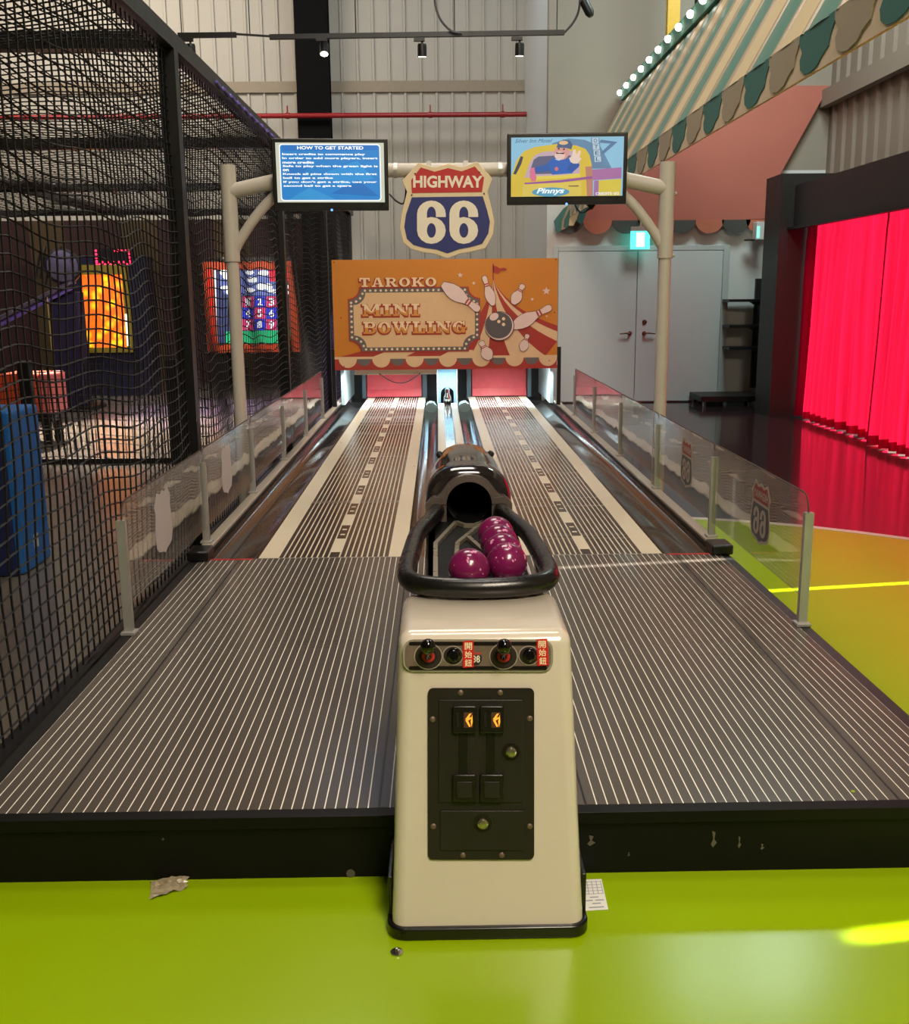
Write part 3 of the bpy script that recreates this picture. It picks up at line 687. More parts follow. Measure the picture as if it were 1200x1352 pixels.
SH_RED = [(468, 180), (497, 141), (540, 154), (580, 143), (622, 153), (662, 138), (690, 172), (684, 216), (470, 219)]
SH_BLUE = [(470, 232), (686, 229), (699, 270), (708, 306), (703, 342), (684, 374), (648, 384), (614, 390), (578, 403), (545, 391), (508, 386), (475, 377), (455, 358), (447, 322), (452, 285)]
PY = [4.05 + 1.45 * k for k in range(6)]
GZ0, GZ1 = .31, .74
def barrier(s, label):
    xb = s * 1.395
    t = thing('glass_barrier', (xb, 7.7, PZ), label, 'barrier', 'clear side barriers')
    yo = [(0 if i else .012) for i in range(6)]
    for i in range(5):
        y0, y1 = PY[i] + .006, PY[i + 1] - .006
        rn = .07 if i == 0 else .035; rf = .035
        pts = [(y0, GZ0), (y1, GZ0)] + [(y1 - rf + rf * math.sin(R(90 - 15 * k)), GZ1 - rf + rf * math.cos(R(90 - 15 * k))) for k in range(7)] + [(y0 + rn - rn * math.sin(R(15 * k)), GZ1 - rn + rn * math.cos(R(15 * k))) for k in range(7)]
        pn = MB().ext([(xb - .004, y, z) for y, z in pts], (.008, 0, 0)).build('pane', MGL, t)
        MB().tube([(xb, y, z + .002) for y, z in pts[2:]], .0035, 6).build('edge_trim', pm('trim_brown', (70, 56, 50), .4), pn)
        if i < 2:
            yc = (PY[i] + PY[i + 1]) / 2 - .12; hh = .30; sc = hh / 295
            if s > 0:      # shield read from the far side, so mirrored from inside
                mp = lambda cx, cy, h: Vector((xb - .0045 - h, yc - (cx - 578) * sc * -1, .535 - (cy - 270) * sc))
                part('shield_sticker', pr('sticker_cream', (190, 174, 158)), pn, [SH_OUT], mp, 0, .0004)
                part('shield_sticker_red', pr('sticker_red', (160, 60, 54)), pn, [SH_RED], mp, .0006, .0003)
                part('shield_sticker_blue', pr('sticker_dark', (86, 82, 92)), pn, [SH_BLUE], mp, .0006, .0003)
                word('66', 487, 672, 245, 375, mp, pn, pr('sticker_cream', (190, 174, 158)), .0011, name='sticker_digit', gap=.1, t=.0003)
                print_text('HIGHWAY', 476, 682, 166, 205, mp, pn, pr('sticker_cream', (190, 174, 158)), .0012, bold=.03, name='sticker_lettering')
            else:
                mp = lambda cx, cy, h: Vector((xb + .0045 + h, yc + (cx - 578) * sc, .535 - (cy - 270) * sc))
                part('shield_sticker', pr('sticker_back', (200, 192, 188)), pn, [SH_OUT], mp, 0, .0004)
    for i, y in enumerate(PY):
        zb_ = PZ + .002 if y < YFOUL else PZ + .036
        m = MB().box(xb - .018, xb + .018, y - .013, y - .007, zb_, .67).box(xb - .018, xb + .018, y + .007, y + .013, zb_, .67).box(xb - .018, xb - .006, y - .007, y + .007, zb_, .67).box(xb + .006, xb + .018, y - .007, y + .007, zb_, .67)
        po = m.build('post', M_ALU, t)
        box('foot_bracket', M_ALU, po, xb - .03, xb + .03, y - .03, y + .03, zb_ - .0015, zb_ + .012, bevel=.003)
barrier(-1, 'low clear acrylic barrier with plain pale shield stickers beside the net cage')
barrier(1, 'low clear acrylic barrier with coloured highway shield stickers beside the lime floor')

# ------------------------------------------------------------------ arch with screens and shield sign
YA = 7.1
xl = on_y(314, 480, YA).x; xr_ = on_y(873, 480, YA).x; zt_ = on_y(306, 222, YA).z; ztr = on_y(880, 210, YA).z; zt_ = (zt_ + ztr) / 2
ar = thing('arch_frame', ((xl + xr_) / 2, YA, 0), 'cream steel arch frame spanning both bowling lanes', 'arch')
for s, q in ((-1, xl), (1, xr_)):
    MB().tube([(q, YA, .003), (q, YA, zt_)], .043, 20).build('pole', M_PIPEW, ar, smooth=True)
    MB().tube([(q, YA, zt_ - .62), (q, YA, zt_)], .052, 20).build('pole_sleeve', M_PIPEW, ar, smooth=True)
    ztop = zt_ - .06
    arm = []
    for k in range(13):
        t = k / 12; a = R(90 * t)
        arm.append((q - s * (.62 * math.sin(a)), YA, zt_ - .20 + .14 * (1 - math.cos(a)) if False else zt_ - .17 + .13 * math.sin(a)))
    MB().tube(arm, .05, 16).build('curved_arm', M_PIPEW, ar, smooth=True)
    br_ = []
    for k in range(13):
        t = k / 12; br_.append((q - s * .5 * t, YA, zt_ - .58 + .46 * math.sin(R(90 * t)) ** .9))
    MB().tube(br_, .034, 14).build('brace', M_PIPEW, ar, smooth=True)
    for zz in (zt_ - .6, zt_ - .2):
        MB().lathe([(.012, 0), (.012, .012), (.004, .016)], (q + s * .052, YA, zz), (s, 0, 0), 8).build('bolt', M_ALU, ar)
    MB().lathe([(.1, .003), (.1, .015), (.05, .02)], (q, YA, 0)).build('base_flange', M_PIPEW, ar, smooth=True)
zbeam = zt_ - .04
MB().tube([(xl + .6, YA, zbeam), (xr_ - .6, YA, zbeam)], .046, 18).build('cross_tube', M_PIPEW, ar, smooth=True)
for q in (on_y(522, 220, YA).x, on_y(660, 220, YA).x): MB().tube([(q - .012, YA, zbeam), (q + .012, YA, zbeam)], .05, 18).build('tube_joint', M_ALU, ar, smooth=True)

# shield sign
YSH = YA - .1
def CP(cx, cy): return (340 + cx / 2.3077, 160 + cy / 2.3077)      # zoomed-crop pixel -> photo pixel
def SHP(cx, cy, h=0):
    p = on_y(*CP(cx, cy), YSH); return Vector((p.x, YSH - .0005 - h, p.z))
sn = thing('shield_sign', (SHP(578, 418).x, YSH, SHP(578, 418).z), 'cream edged highway shield sign in red and blue hung from the arch', 'sign')
MB().ext([SHP(x, y) for x, y in SH_OUT], (0, .03, 0)).build('board', pr('shield_cream', (228, 206, 168)), sn, bevel=.004)
part('red_field', pr('shield_red', (188, 34, 34)), sn, [SH_RED], SHP, 0.001)
part('blue_field', pr('shield_blue', (38, 44, 112)), sn, [SH_BLUE], SHP, 0.001)
print_text('HIGHWAY', 474, 686, 166, 203, SHP, sn, pr('shield_white', (240, 228, 208)), .0035, bold=.035)
word('66', 486, 672, 242, 374, SHP, sn, pr('shield_white', (240, 228, 208)), .003, name='digit', gap=.09)
for q in ((480, 160), (676, 156), (470, 225), (690, 221)): part('screw', M_BLACK, sn, [disc(q[0], q[1], 2.5, n=8)], SHP, .003)
for q in (-.12, .12):
    MB().box(SHP(578, 150).x + q - .015, SHP(578, 150).x + q + .015, YSH + .031, YA - .04, zbeam - .09, zbeam + .05).build('hanger_clip', M_ALU, sn)

# televisions
def tv(px, label, tilt):
    xs = [on_y(a, b, YA - .14) for a, b in px]        # tl tr br bl
    x0 = (xs[0].x + xs[3].x) / 2; x1 = (xs[1].x + xs[2].x) / 2; z1 = (xs[0].z + xs[1].z) / 2; z0 = (xs[2].z + xs[3].z) / 2
    cx, cz = (x0 + x1) / 2, (z0 + z1) / 2; w, hgt = x1 - x0, z1 - z0
    t = thing('television', (cx, YA - .14, cz), label, 'television', 'screens on the arch')
    t.rotation_euler = (R(tilt[0]), R(tilt[1]), R(tilt[2]))
    y = YA - .14
    body = box('casing', M_BLACKG, t, cx - w / 2, cx + w / 2, y, y + .045, cz - hgt / 2, cz + hgt / 2, bevel=.006)
    box('rear_cover', M_BLACK, t, cx - w * .38, cx + w * .38, y + .046, y + .07, cz - hgt * .35, cz + hgt * .35)
    box('lower_strip', pm('tv_strip', (40, 38, 40), .2), t, cx - w / 2 + .01, cx + w / 2 - .01, y - .003, y, cz - hgt / 2 + .004, cz - hgt / 2 + .022)
    MB().lathe([(.008, 0), (.006, .006)], (cx, y - .002, cz - hgt / 2 + .004), (0, -1, 0), 10).build('power_light', em('blue_led', (90, 140, 255), 3), t)
    m0 = .026
    def mp(u, v, h=0): return Vector((cx - w / 2 + m0 + u * (w - 2 * m0), y - .001 - h, cz + hgt / 2 - m0 - v * (hgt - m0 - .052)))
    return t, mp
t, mp = tv([(359, 186), (510, 180), (515, 275), (362, 281)], 'television showing blue how to get started instructions', (2, 0, 4))
sc = part('screen', em('screen_pale', (214, 216, 196), .85), t, [[(0, 0), (1, 0), (1, 1), (0, 1)]], mp, 0)
rrc = lambda x0, y0, x1, y1, r, k=.58: [(x0 + r - r * math.cos(R(a)), y0 + (r - r * math.sin(R(a))) / k) for a in range(0, 91, 18)] + [(x1 - r + r * math.sin(R(a)), y0 + (r - r * math.cos(R(a))) / k) for a in range(0, 91, 18)] + [(x1 - r + r * math.cos(R(a)), y1 - (r - r * math.sin(R(a))) / k) for a in range(0, 91, 18)] + [(x0 + r - r * math.sin(R(a)), y1 - (r - r * math.cos(R(a))) / k) for a in range(0, 91, 18)]
part('inner_border', em('screen_white', (246, 250, 255), 1.1), sc, [rrc(.032, .022, .968, .978, .03)], mp, .002)
part('blue_page', em('screen_blue', (18, 132, 208), .9), sc, [rrc(.042, .04, .958, .96, .025)], mp, .004)
for q, cl in (([(.1, .96), (.3, .75), (.55, .96)], (40, 150, 214)), ([(.45, .5), (.75, .3), (.9, .6), (.6, .75)], (34, 148, 220)), ([(.5, .85), (.75, .62), (.95, .9)], (12, 112, 190)), ([(.06, .05), (.94, .05), (.94, .12), (.06, .14)], (16, 116, 200)), ([(.07, .34), (.3, .4), (.2, .62), (.08, .6)], (16, 120, 198))):
    part('page_shape', em('screen_blue_%d' % cl[1], cl, .9), sc, [q], mp, .006)
TX = em('screen_text', (250, 252, 255), 1.25)
print_text('HOW TO GET STARTED', .2, .81, .06, .115, mp, sc, TX, .009, .025, name='heading')
lines = [('Insert credits to commence play', .825), ('In order to add more players, insert', .94), ('more credits', .35), ('Safe to play when the green light is', .94), ('on', .115), ('Knock all pins down with the first', .93), ('ball to get a strike', .52), ("If you don't get a strike, use your", .93), ('second ball to get a spare', .69)]
for i, (s_, e_) in enumerate(lines): print_text(s_, .06, e_, .175 + i * .066, .22 + i * .066 + (.0 if s_ != 'on' else -.005), mp, sc, TX, .009, .03, name='text_line')

t, mp0 = tv([(669, 177), (829, 174), (826, 269), (670, 271)], 'television showing a cartoon yellow truck and waving driver', (2, 0, -2))
def mp(cx, cy, h=0): return mp0((cx - 122) / 980, (cy - 80) / 588, h)
sc = part('screen', em('scr_sky', (140, 196, 224), .85), t, [[(122, 80), (1102, 80), (1102, 668), (122, 668)]], mp, 0)
def sp(name, colr, pts, h, s=.8): return part(name, em('scr_%d_%d_%d' % colr, colr, s), sc, [pts], mp, .001 + h * .0016)
sp('hill', (96, 140, 176), [(480, 140), (620, 95), (760, 110), (900, 180), (1000, 390), (480, 390)], 1)
sp('motel_arrow', (86, 124, 168), [(900, 110), (1045, 135), (925, 255), (905, 235), (985, 150), (890, 140)], 2)
sp('motel_mast', (100, 134, 170), [(815, 90), (885, 90), (920, 340), (990, 395), (820, 395)], 2)
for i, c_ in enumerate('OTEL'):
    x_, y_ = 823 + i * 8, 95 + i * 60
    sp('motel_tile', (188, 214, 228), [(x_, y_), (x_ + 56, y_ - 3), (x_ + 60, y_ + 52), (x_ + 4, y_ + 55)], 3)
    print_text(c_, x_ + 14, x_ + 46, y_ + 8, y_ + 44, mp, sc, em('scr_tile_text', (60, 92, 130), .7), .0085, .01)
sp('truck_bed', (176, 112, 168), [(830, 405), (1088, 385), (1088, 495), (840, 510)], 2)
sp('truck_bed_panel', (226, 204, 70), [(850, 515), (1088, 500), (1084, 668), (850, 668)], 3)
sp('truck_bed_post', (168, 116, 176), [(850, 515), (890, 513), (890, 668), (850, 668)], 4)
sp('cab', (228, 196, 62), [(122, 470), (170, 300), (235, 215), (330, 175), (520, 148), (690, 165), (770, 200), (805, 260), (825, 350), (835, 480), (840, 668), (122, 668)], 3)
sp('cab_shade', (196, 132, 110), [(770, 375), (828, 372), (838, 480), (842, 668), (790, 668), (780, 500)], 4)
sp('window_frame', (206, 176, 190), [(240, 480), (285, 330), (330, 255), (400, 225), (540, 215), (660, 220), (720, 290), (722, 440), (560, 470)], 4)
sp('window', (94, 96, 130), [(285, 420), (320, 300), (360, 270), (500, 262), (640, 262), (660, 440), (300, 445)], 5)
sp('quarter_window', (60, 60, 84), [(140, 440), (205, 265), (228, 272), (212, 340), (165, 445)], 5)
sp('sill', (236, 214, 90), [(340, 465), (560, 458), (722, 440), (730, 480), (345, 500)], 6)
sp('purple_trim', (156, 84, 158), [(240, 530), (560, 505), (833, 470), (835, 495), (560, 530), (240, 545)], 7)
sp('lower_door', (232, 206, 92), [(225, 545), (560, 532), (738, 520), (738, 668), (220, 668)], 6)
sp('door_handle', (130, 108, 70), [(625, 562), (715, 560), (712, 574), (630, 572)], 8)
sp('far_arm', (32, 92, 176), [(320, 380), (450, 340), (490, 410), (330, 428)], 7)
sp('shirt', (24, 98, 190), [(440, 330), (490, 285), (560, 300), (620, 290), (700, 335), (715, 375), (650, 440), (480, 452), (462, 400)], 8)
sp('shirt_badge', (230, 120, 110), disc(518, 395, 16, 20, n=14), 9)
sp('face', (226, 160, 150), disc(560, 235, 66, 72, n=22), 9)
sp('chin', (244, 206, 196), disc(545, 265, 46, 40, n=18), 10)
sp('moustache', (34, 24, 30), [(512, 232), (540, 238), (585, 236), (580, 252), (545, 246), (515, 248)], 11)
sp('eye', (30, 26, 36), disc(535, 197, 8, 10, n=10), 11); sp('eye', (30, 26, 36), disc(580, 202, 8, 10, n=10), 11)
sp('cap', (66, 92, 136), [(515, 185), (530, 130), (575, 108), (630, 118), (655, 160), (645, 205), (600, 190)], 12)
sp('cap_badge', (236, 196, 150), disc(575, 140, 40, 20, n=16), 13)
sp('collar', (206, 222, 238), [(500, 300), (540, 315), (560, 302), (545, 292)], 10)
sp('sleeve', (20, 84, 170), [(640, 340), (700, 330), (720, 360), (655, 420), (610, 400)], 10)
sp('waving_hand', (246, 218, 202), [(640, 330), (625, 290), (650, 275), (660, 210), (680, 205), (690, 260), (712, 215), (728, 222), (715, 280), (735, 300), (700, 345), (665, 345)], 11)
sp('near_hand', (230, 120, 150), [(290, 385), (325, 378), (332, 430), (345, 480), (335, 518), (300, 515), (285, 470)], 10)
sp('door_logo', (84, 164, 196), disc(470, 625, 165, 46, n=26), 9)
print_text('Pinnys', 345, 590, 585, 655, mp, sc, em('scr_logo_text', (240, 252, 255), 1), .018, .03, .3)
print_text('Silver Inn Motel', 155, 480, 95, 132, mp, sc, em('scr_sky_text', (70, 104, 140), .6), .006, .0, .4)
print_text('CREDITS: 0/2', 865, 1070, 632, 660, mp, sc, em('scr_white_text', (236, 240, 250), 1), .011, .02)

# cables on the arch
def cable(name, pts, r, label, parent=None):
    P = [Vector(p) for p in pts]; out = []
    for i in range(len(P) - 1):
        for k in range(6):
            t = k / 6; a = P[max(i - 1, 0)]; b = P[i]; c = P[i + 1]; d = P[min(i + 2, len(P) - 1)]
            out.append(.5 * ((2 * b) + (c - a) * t + (2 * a - 5 * b + 4 * c - d) * t * t + (3 * b - a - 3 * c + d) * t ** 3))
    out.append(P[-1]); o = MB().tube(out, r, 6).build(name, M_BLACK, parent, smooth=True)
    if label: tag(o, label, 'cable')
    return o
cable('screen_cable', [on_y(x, y, YA + .06) for x, y in ((513, 232), (522, 231), (534, 232), (536, 250), (533, 268), (524, 266), (514, 256))], .006, 'black cable looping from the instruction screen behind the shield sign')
cable('screen_cable', [on_y(x, y, YA - .02) for x, y in ((758, 268), (762, 276), (768, 281), (776, 277), (780, 271))], .005, 'thin cable loop hanging below the screen with the yellow truck')
cable('cable_bundle', [on_y(x, y, YA - .02) for x, y in ((774, 278), (779, 274), (776, 270), (783, 272), (780, 276), (785, 270))], .008, 'tied black cable bundle below the screen with the yellow truck')

# ------------------------------------------------------------------ console (ball return pedestal)
con = thing('ball_return_console', (-.004, 2.4, 0), 'white ball return console with joysticks and black coin door', 'console')
MCON = pm('console_white', (214, 203, 187), .2, var=.05, scale=4, coat=.5)
fy0, fy1 = on_z(640, 1222, .035).y, 2.375
ZS = .722
prof = [(fy0, .035)] + [(fy1 + .045 - .045 * math.cos(R(8 + 82 * k / 7)), ZS - .02 + .04 * math.sin(R(8 + 82 * k / 7))) for k in range(8)] + [(2.70, .744), (2.735, .728), (2.735, PZ + .012), (2.505, PZ + .012), (2.505, .035)]
def hw_(z): return .238 - .028 * z / .8
cv = [(s * hw_(z), y, z) for s in (-1, 1) for y, z in prof]
n = len(prof)
cb = MB(); cb.add(cv, [tuple(range(n)), tuple(range(2 * n - 1, n - 1, -1))] + [(i, n + i, n + (i + 1) % n, (i + 1) % n) for i in range(n)])
cbo = cb.build('body', MCON, con, bevel=.034, seg=6, fix=True)
bw_ = cbo.data.attributes.new('bevel_weight_edge', 'FLOAT', 'EDGE')
for e_ in cbo.data.edges:
    i, j = sorted(q % n for q in e_.vertices)
    if (e_.vertices[0] < n) == (e_.vertices[1] < n) and j <= 10 and j - i == 1: bw_.data[e_.index].value = 1.0
cbo.modifiers['bevel'].limit_method = 'WEIGHT'; cbo.data.set_sharp_from_angle(angle=R(35))
# base trim
bt = MB(); pts = []
def rrect(x0, x1, y0, y1, r, k=6):
    o = []
    for cx, cy, a0 in ((x1 - r, y1 - r, 0), (x0 + r, y1 - r, 90), (x0 + r, y0 + r, 180), (x1 - r, y0 + r, 270)):
        o += [(cx + r * math.cos(R(a0 + 90 * i / k)), cy + r * math.sin(R(a0 + 90 * i / k))) for i in range(k + 1)]
    return o
bp_ = rrect(-.249, .249, fy0 - .012, 2.5, .045)
bt.ext([(x, y, .003) for x, y in bp_], (0, 0, .033)).build('base_trim', M_BLACKG, con, bevel=.006)
for s in (-1, 1): box('base_side_trim', M_BLACKG, con, min(s * .236, s * .247), max(s * .236, s * .247), fy0 + .05, 2.5, .036, .14, bevel=.003)
# front plane mapping
P0 = Vector((0, fy0, .035)); UP = (Vector((0, fy1, ZS)) - P0).normalized(); NF = Vector((1, 0, 0)).cross(UP).normalized()
if NF.y > 0: NF = -NF
def FP(px, py, h=0): return on_p(px, py, P0, NF) + NF * (.0006 + h)
def rpx(x0, y0, x1, y1, r, k=4):
    return [(a, b) for a, b in rrect(x0, x1, y0, y1, r, k)]
def fpart(name, mat, pts, h, t, parent=con, **k):
    return MB().ext([FP(x, y, h) for x, y in pts], NF * t).build(name, mat, parent, **k)
# control panel (recess rim, plate)
fpart('panel_rim', pm('console_rim', (150, 144, 128), .25, coat=.4), rpx(532, 844, 730, 887, 14), 0, .002)
def grad_mat():
    m = pm('brushed_panel', (128, 110, 100), .35, metal=.35, var=.3, scale=9); return m
cpn = fpart('control_panel', grad_mat(), rpx(535, 846.5, 727, 884.5, 12), .0025, .0015)
fpart('panel_stripe', pm('panel_black', (22, 18, 18), .3), rpx(540, 847, 722, 852, 2), .0042, .0004, cpn)
fpart('panel_stripe', pm('panel_black', (22, 18, 18), .3), rpx(540, 879, 722, 884, 2), .0042, .0004, cpn)
def ringp(cx, cy, r, mat, h, t, name, par): return fpart(name, mat, disc(cx, cy, r, r * .93, n=24), h, t, par)
KN = pm('knob_black', (12, 11, 12), .12, coat=.5)
for cx, bx_ in ((565.5, 598), (664.5, 698)):
    j = ringp(cx, 866, 19, pm('ring_light', (196, 184, 172), .3, metal=.5), .0045, .001, 'joystick_ring', con)
    ringp(cx, 866, 17.5, pm('ring_dark', (70, 60, 56), .3, metal=.5), .0057, .001, 'ring_inset', j)
    ringp(cx, 866, 11.5, M_BLACK, .0069, .002, 'joystick_collar', j)
    ringp(cx, 865.5, 8.5, pm('joystick_red', (190, 48, 44), .35), .009, .003, 'red_boot', j)
    c = FP(cx, 866, .01); d = (NF * .85 + UP * .75).normalized()
    MB().lathe([(.009, 0), (.0075, .018), (.009, .024), (.016, .031), (.019, .043), (.016, .055), (.006, .062), (.0005, .063)], c, d, 18).build('joystick_knob', KN, j, smooth=True)
    b = ringp(bx_, 865, 14, pm('ring_light', (196, 184, 172), .3, metal=.5), .0045, .001, 'button_ring', con)
    ringp(bx_, 865, 12.5, pm('ring_dark', (70, 60, 56), .3, metal=.5), .0057, .001, 'ring_inset', b)
    c = FP(bx_ + 1, 864, .006)
    MB().lathe([(.017, 0), (.017, .006), (.012, .009), (.011, .012), (.0005, .0125)], c, NF, 18).build('push_button', KN, b, smooth=True)
for (x0, y0, sk) in ((611, 846, 0), (708, 843.5, 1.5)):
    st = fpart('red_sticker', pm('sticker_red_vinyl', (208, 34, 30), .35), [(x0, y0), (x0 + 14, y0 - 1), (x0 + 14.5 + sk, y0 + 34), (x0 + sk * .6, y0 + 35)], .0075, .0006)
    for k, ch in enumerate('開始鈕'):
        print_text(ch, x0 + 2.4 + sk * k * .35, x0 + 12 + sk * k * .35, y0 + 1.8 + k * 10.9, y0 + 11.2 + k * 10.9, lambda a, b, h: FP(a, b, h), st, pm('sticker_print_cream', (250, 240, 200), .5), .0085, .008, name='character')
mps = lambda cx, cy, h: FP(628 + (cx - 578) * .058, 869 + (cy - 290) * .075, h)
e = part('panel_emblem', pr('emblem_dark', (28, 26, 30)), con, [[(447, 240), (710, 236), (712, 330), (650, 395), (578, 410), (500, 395), (445, 330)]], mps, .0046, .0005)
part('emblem_banner', pr('emblem_red', (176, 60, 58)), con, [[(440, 190), (700, 175), (700, 218), (440, 225)]], mps, .0046, .0005)
word('66', 500, 672, 238, 360, mps, e, pr('shield_white', (240, 228, 208)), .0052, name='emblem_digit', gap=.1, t=.0003)
# coin door
MCD = pm('coin_door_black', (33, 29, 26), .38, var=.15, bump=.06, bscale=250)
MCD2 = pm('coin_door_black_gloss', (22, 20, 17), .25, var=.15)
cdr = fpart('coin_door_plate', MCD, rpx(565, 908, 705, 1134, 7), .0005, .004)
upd = fpart('coin_door', MCD, rpx(579, 923, 690, 1058, 2), .005, .004, cdr, bevel=.0015)
for x0 in (599, 635): fpart('dark_channel', MCD2, rpx(x0 + 6, 965, x0 + 18, 1022, 1), .0092, .0006, cdr)
for x0 in (597, 633):
    cs = fpart('coin_slot', MCD2, rpx(x0, 930, x0 + 32, 966, 3), .0092, .012, cdr, bevel=.003)
    g = fpart('slot_window', em('coin_amber_dark', (90, 40, 8), .5), rpx(x0 + 15, 938, x0 + 27, 958, 1), .0215, .0005, cdr)
    gm = em('coin_amber', (255, 150, 40), 1.8)
    for a in ([(17, 947), (22, 940), (25, 939), (20, 948)], [(17, 948), (20, 948), (24, 956), (22, 957)], [(19, 946), (25, 944), (25, 946), (20, 949)], [(24, 950), (26, 941), (26.6, 950), (25, 957)]):
        fpart('slot_symbol', gm, [(x0 + px, py) for px, py in a], .0222, .0004, cdr)
    fpart('slot_gap', M_BLACK, rpx(x0 + 6, 938, x0 + 9, 957, 1), .0215, .0004, cdr)
    rc = fpart('return_cup', MCD2, rpx(x0, 1020, x0 + 32, 1056, 3), .0092, .010, cdr, bevel=.003)
    fpart('return_flap', MCD, rpx(x0 + 6, 1029, x0 + 26, 1050, 1), .0196, .002, cdr, bevel=.001)
fpart('cash_door', MCD, rpx(581, 1069, 692, 1121, 2), .005, .004, cdr, bevel=.0015)
for q in ((674, 991), (637, 1085)):
    a = ringp(q[0], q[1], 12, MCD2, .0092, .002, 'lock_bezel', cdr)
    MB().lathe([(.013, 0), (.013, .008), (.009, .012), (.0005, .0125)], FP(q[0], q[1], .011), NF, 16).build('lock_cylinder', pm('lock_brass', (190, 184, 150), .2, metal=.9), cdr, smooth=True)
for q in ((608, 914), (660, 914), (571, 949), (699, 948), (572, 1090), (699, 1090), (611, 1128), (662, 1128)):
    MB().lathe([(.0075, 0), (.007, .003), (.004, .005), (.0005, .0052)], FP(q[0], q[1], .0046), NF, 10).build('bolt', pm('rust_bolt', (110, 92, 78), .5, metal=.4), cdr, smooth=True)
# neck with ball tray
MTR = pm('tray_black', (9, 8, 9), .6, spec=.2)
box('neck', MTR, con, -.125, .15, 2.737, 3.78, PZ + .004, .735)
ZT = .735
def TP(px, py): p = on_z(px, py, ZT + .008); return (p.x, p.y, ZT + .008)
MRL = pm('tray_rail_metal', (176, 166, 148), .28, metal=.7)
for pl in ([(602, 690), (575, 719), (575, 768)], [(640, 689), (604, 718), (601, 752)], [(618, 710), (640, 730)], [(602, 690), (614, 694), (627, 694), (640, 689)], [(701, 716), (714, 768)]):
    MB().tube([TP(*q) for q in pl], .010, 4).build('tray_rail', MRL, con)
box('tray_side', pm('acrylic_side', (170, 160, 168), .2), con, .150, .156, 2.76, 3.5, .60, ZT + .015)
# bumper hoop
hz = .775
half = [(.112, 3.76), (.118, 3.66), (.14, 3.52), (.172, 3.36), (.186, 3.25), (.196, 3.05), (.203, 2.87), (.199, 2.77), (.178, 2.71), (.13, 2.675), (.07, 2.66)]
path = [(-x, y, hz) for x, y in half] + [(0, 2.655, hz)] + [(x, y, hz) for x, y in half[::-1]]
sm = []
P = [Vector(p) for p in path]
for i in range(len(P) - 1):
    for k in range(4):
        t = k / 4; a = P[max(i - 1, 0)]; b = P[i]; c = P[i + 1]; d = P[min(i + 2, len(P) - 1)]
        sm.append(.5 * ((2 * b) + (c - a) * t + (2 * a - 5 * b + 4 * c - d) * t * t + (3 * b - a - 3 * c + d) * t ** 3))
sm.append(P[-1])
MB().tube(sm, .0285, 18).build('bumper_hoop', pm('bumper_rubber', (22, 20, 20), .28, var=.2, bump=.05, bscale=40, spec=.55), con, smooth=2)
for s in (-1, 1): MB().tube([(s * .17, 2.76, hz), (s * .15, 2.72, .747)], .012, 8).build('hoop_stay', M_BLACK, con)
# hood
MH = pm('hood_black', (36, 30, 29), .1, var=.15, coat=.8, spec=.6)
secs = []
hd_s = [(3.72, .150, .905), (3.735, .158, .92), (3.80, .165, .928), (3.86, .160, .925), (3.90, .152, .930), (4.0, .150, .937), (4.12, .143, .940), (4.22, .128, .936), (4.25, .128, .938), (4.30, .118, .925), (4.36, .1, .89), (4.42, .07, .80), (4.45, .05, .66)]
NA = 28
def arch(y, a, t, base=PZ + .004):
    o = []
    zm = .735
    for k in range(NA + 1):
        th = math.pi * k / NA; cxx = math.cos(th); szz = math.sin(th)
        o.append((a * math.copysign(abs(cxx) ** .75, cxx), y, zm + (t - zm) * abs(szz) ** .62))
    return [(a * 1.06, y, base)] + o + [(-a * 1.06, y, base)]
secs = [arch(y, a, t) for y, a, t in hd_s]
hm = MB(); hm.loft(secs, cap=False); hm.f.append(tuple((len(secs) - 1) * (NA + 3) + k for k in range(NA + 3)))
hm.build('hood', MH, con, smooth=True)
# front face with a round port
fr_ = secs[0][1:-1]; ro = .083; zc = .80
inner = [(ro * math.cos(math.pi * k / NA), 3.70, zc + ro * math.sin(math.pi * k / NA)) for k in range(NA + 1)]
outer = [(p[0], 3.70, p[2]) for p in fr_]
mm = MB(); nn = NA + 1
vs = outer + inner + [(p[0], 3.725, p[2]) for p in outer] + [(p[0], 3.725, p[2]) for p in inner]
fs = []
for k in range(NA): fs += [(k, k + 1, nn + k + 1, nn + k), (2 * nn + k, 3 * nn + k, 3 * nn + k + 1, 2 * nn + k + 1), (k, 2 * nn + k, 2 * nn + k + 1, k + 1), (nn + k, nn + k + 1, 3 * nn + k + 1, 3 * nn + k)]
mm.add(vs, fs)
mm.build('hood_front', MH, con)
bell = []
for k in range(25):
    x = .158 - .316 * k / 24; ax = abs(x)
    zo = zc + math.sqrt(max(0, .108 ** 2 - ax * ax)) if ax < .088 else max(.828, zc + .0626 - (ax - .088) * 1.4) - max(0, ax - .135) * 1.2
    bell.append((x, zo))
ri = [(ro * math.cos(math.pi * k / 24), zc + ro * math.sin(math.pi * k / 24)) for k in range(25)]
lv = [(x, 3.665, z) for x, z in bell] + [(x, 3.66, z) for x, z in ri] + [(x, 3.699, z) for x, z in bell] + [(x, 3.699, z) for x, z in ri]
lf_ = []
for k in range(24): lf_ += [(k, k + 1, 26 + k, 25 + k), (k, 50 + k, 51 + k, k + 1), (25 + k, 26 + k, 76 + k, 75 + k)]
lp = MB().add(lv, lf_)
lp.box(-.158, -ro, 3.665, 3.699, .735, .80).box(ro, .158, 3.665, 3.699, .735, .80)
lp.build('hood_lip', pm('hood_lip_brown', (88, 78, 74), .28, spec=.5), con)
tm = MB(); secs2 = [[(ro * .99 * math.cos(2 * math.pi * k / 24), y, zc + ro * .99 * math.sin(2 * math.pi * k / 24)) for k in range(24)] for y in (3.72, 4.15)]
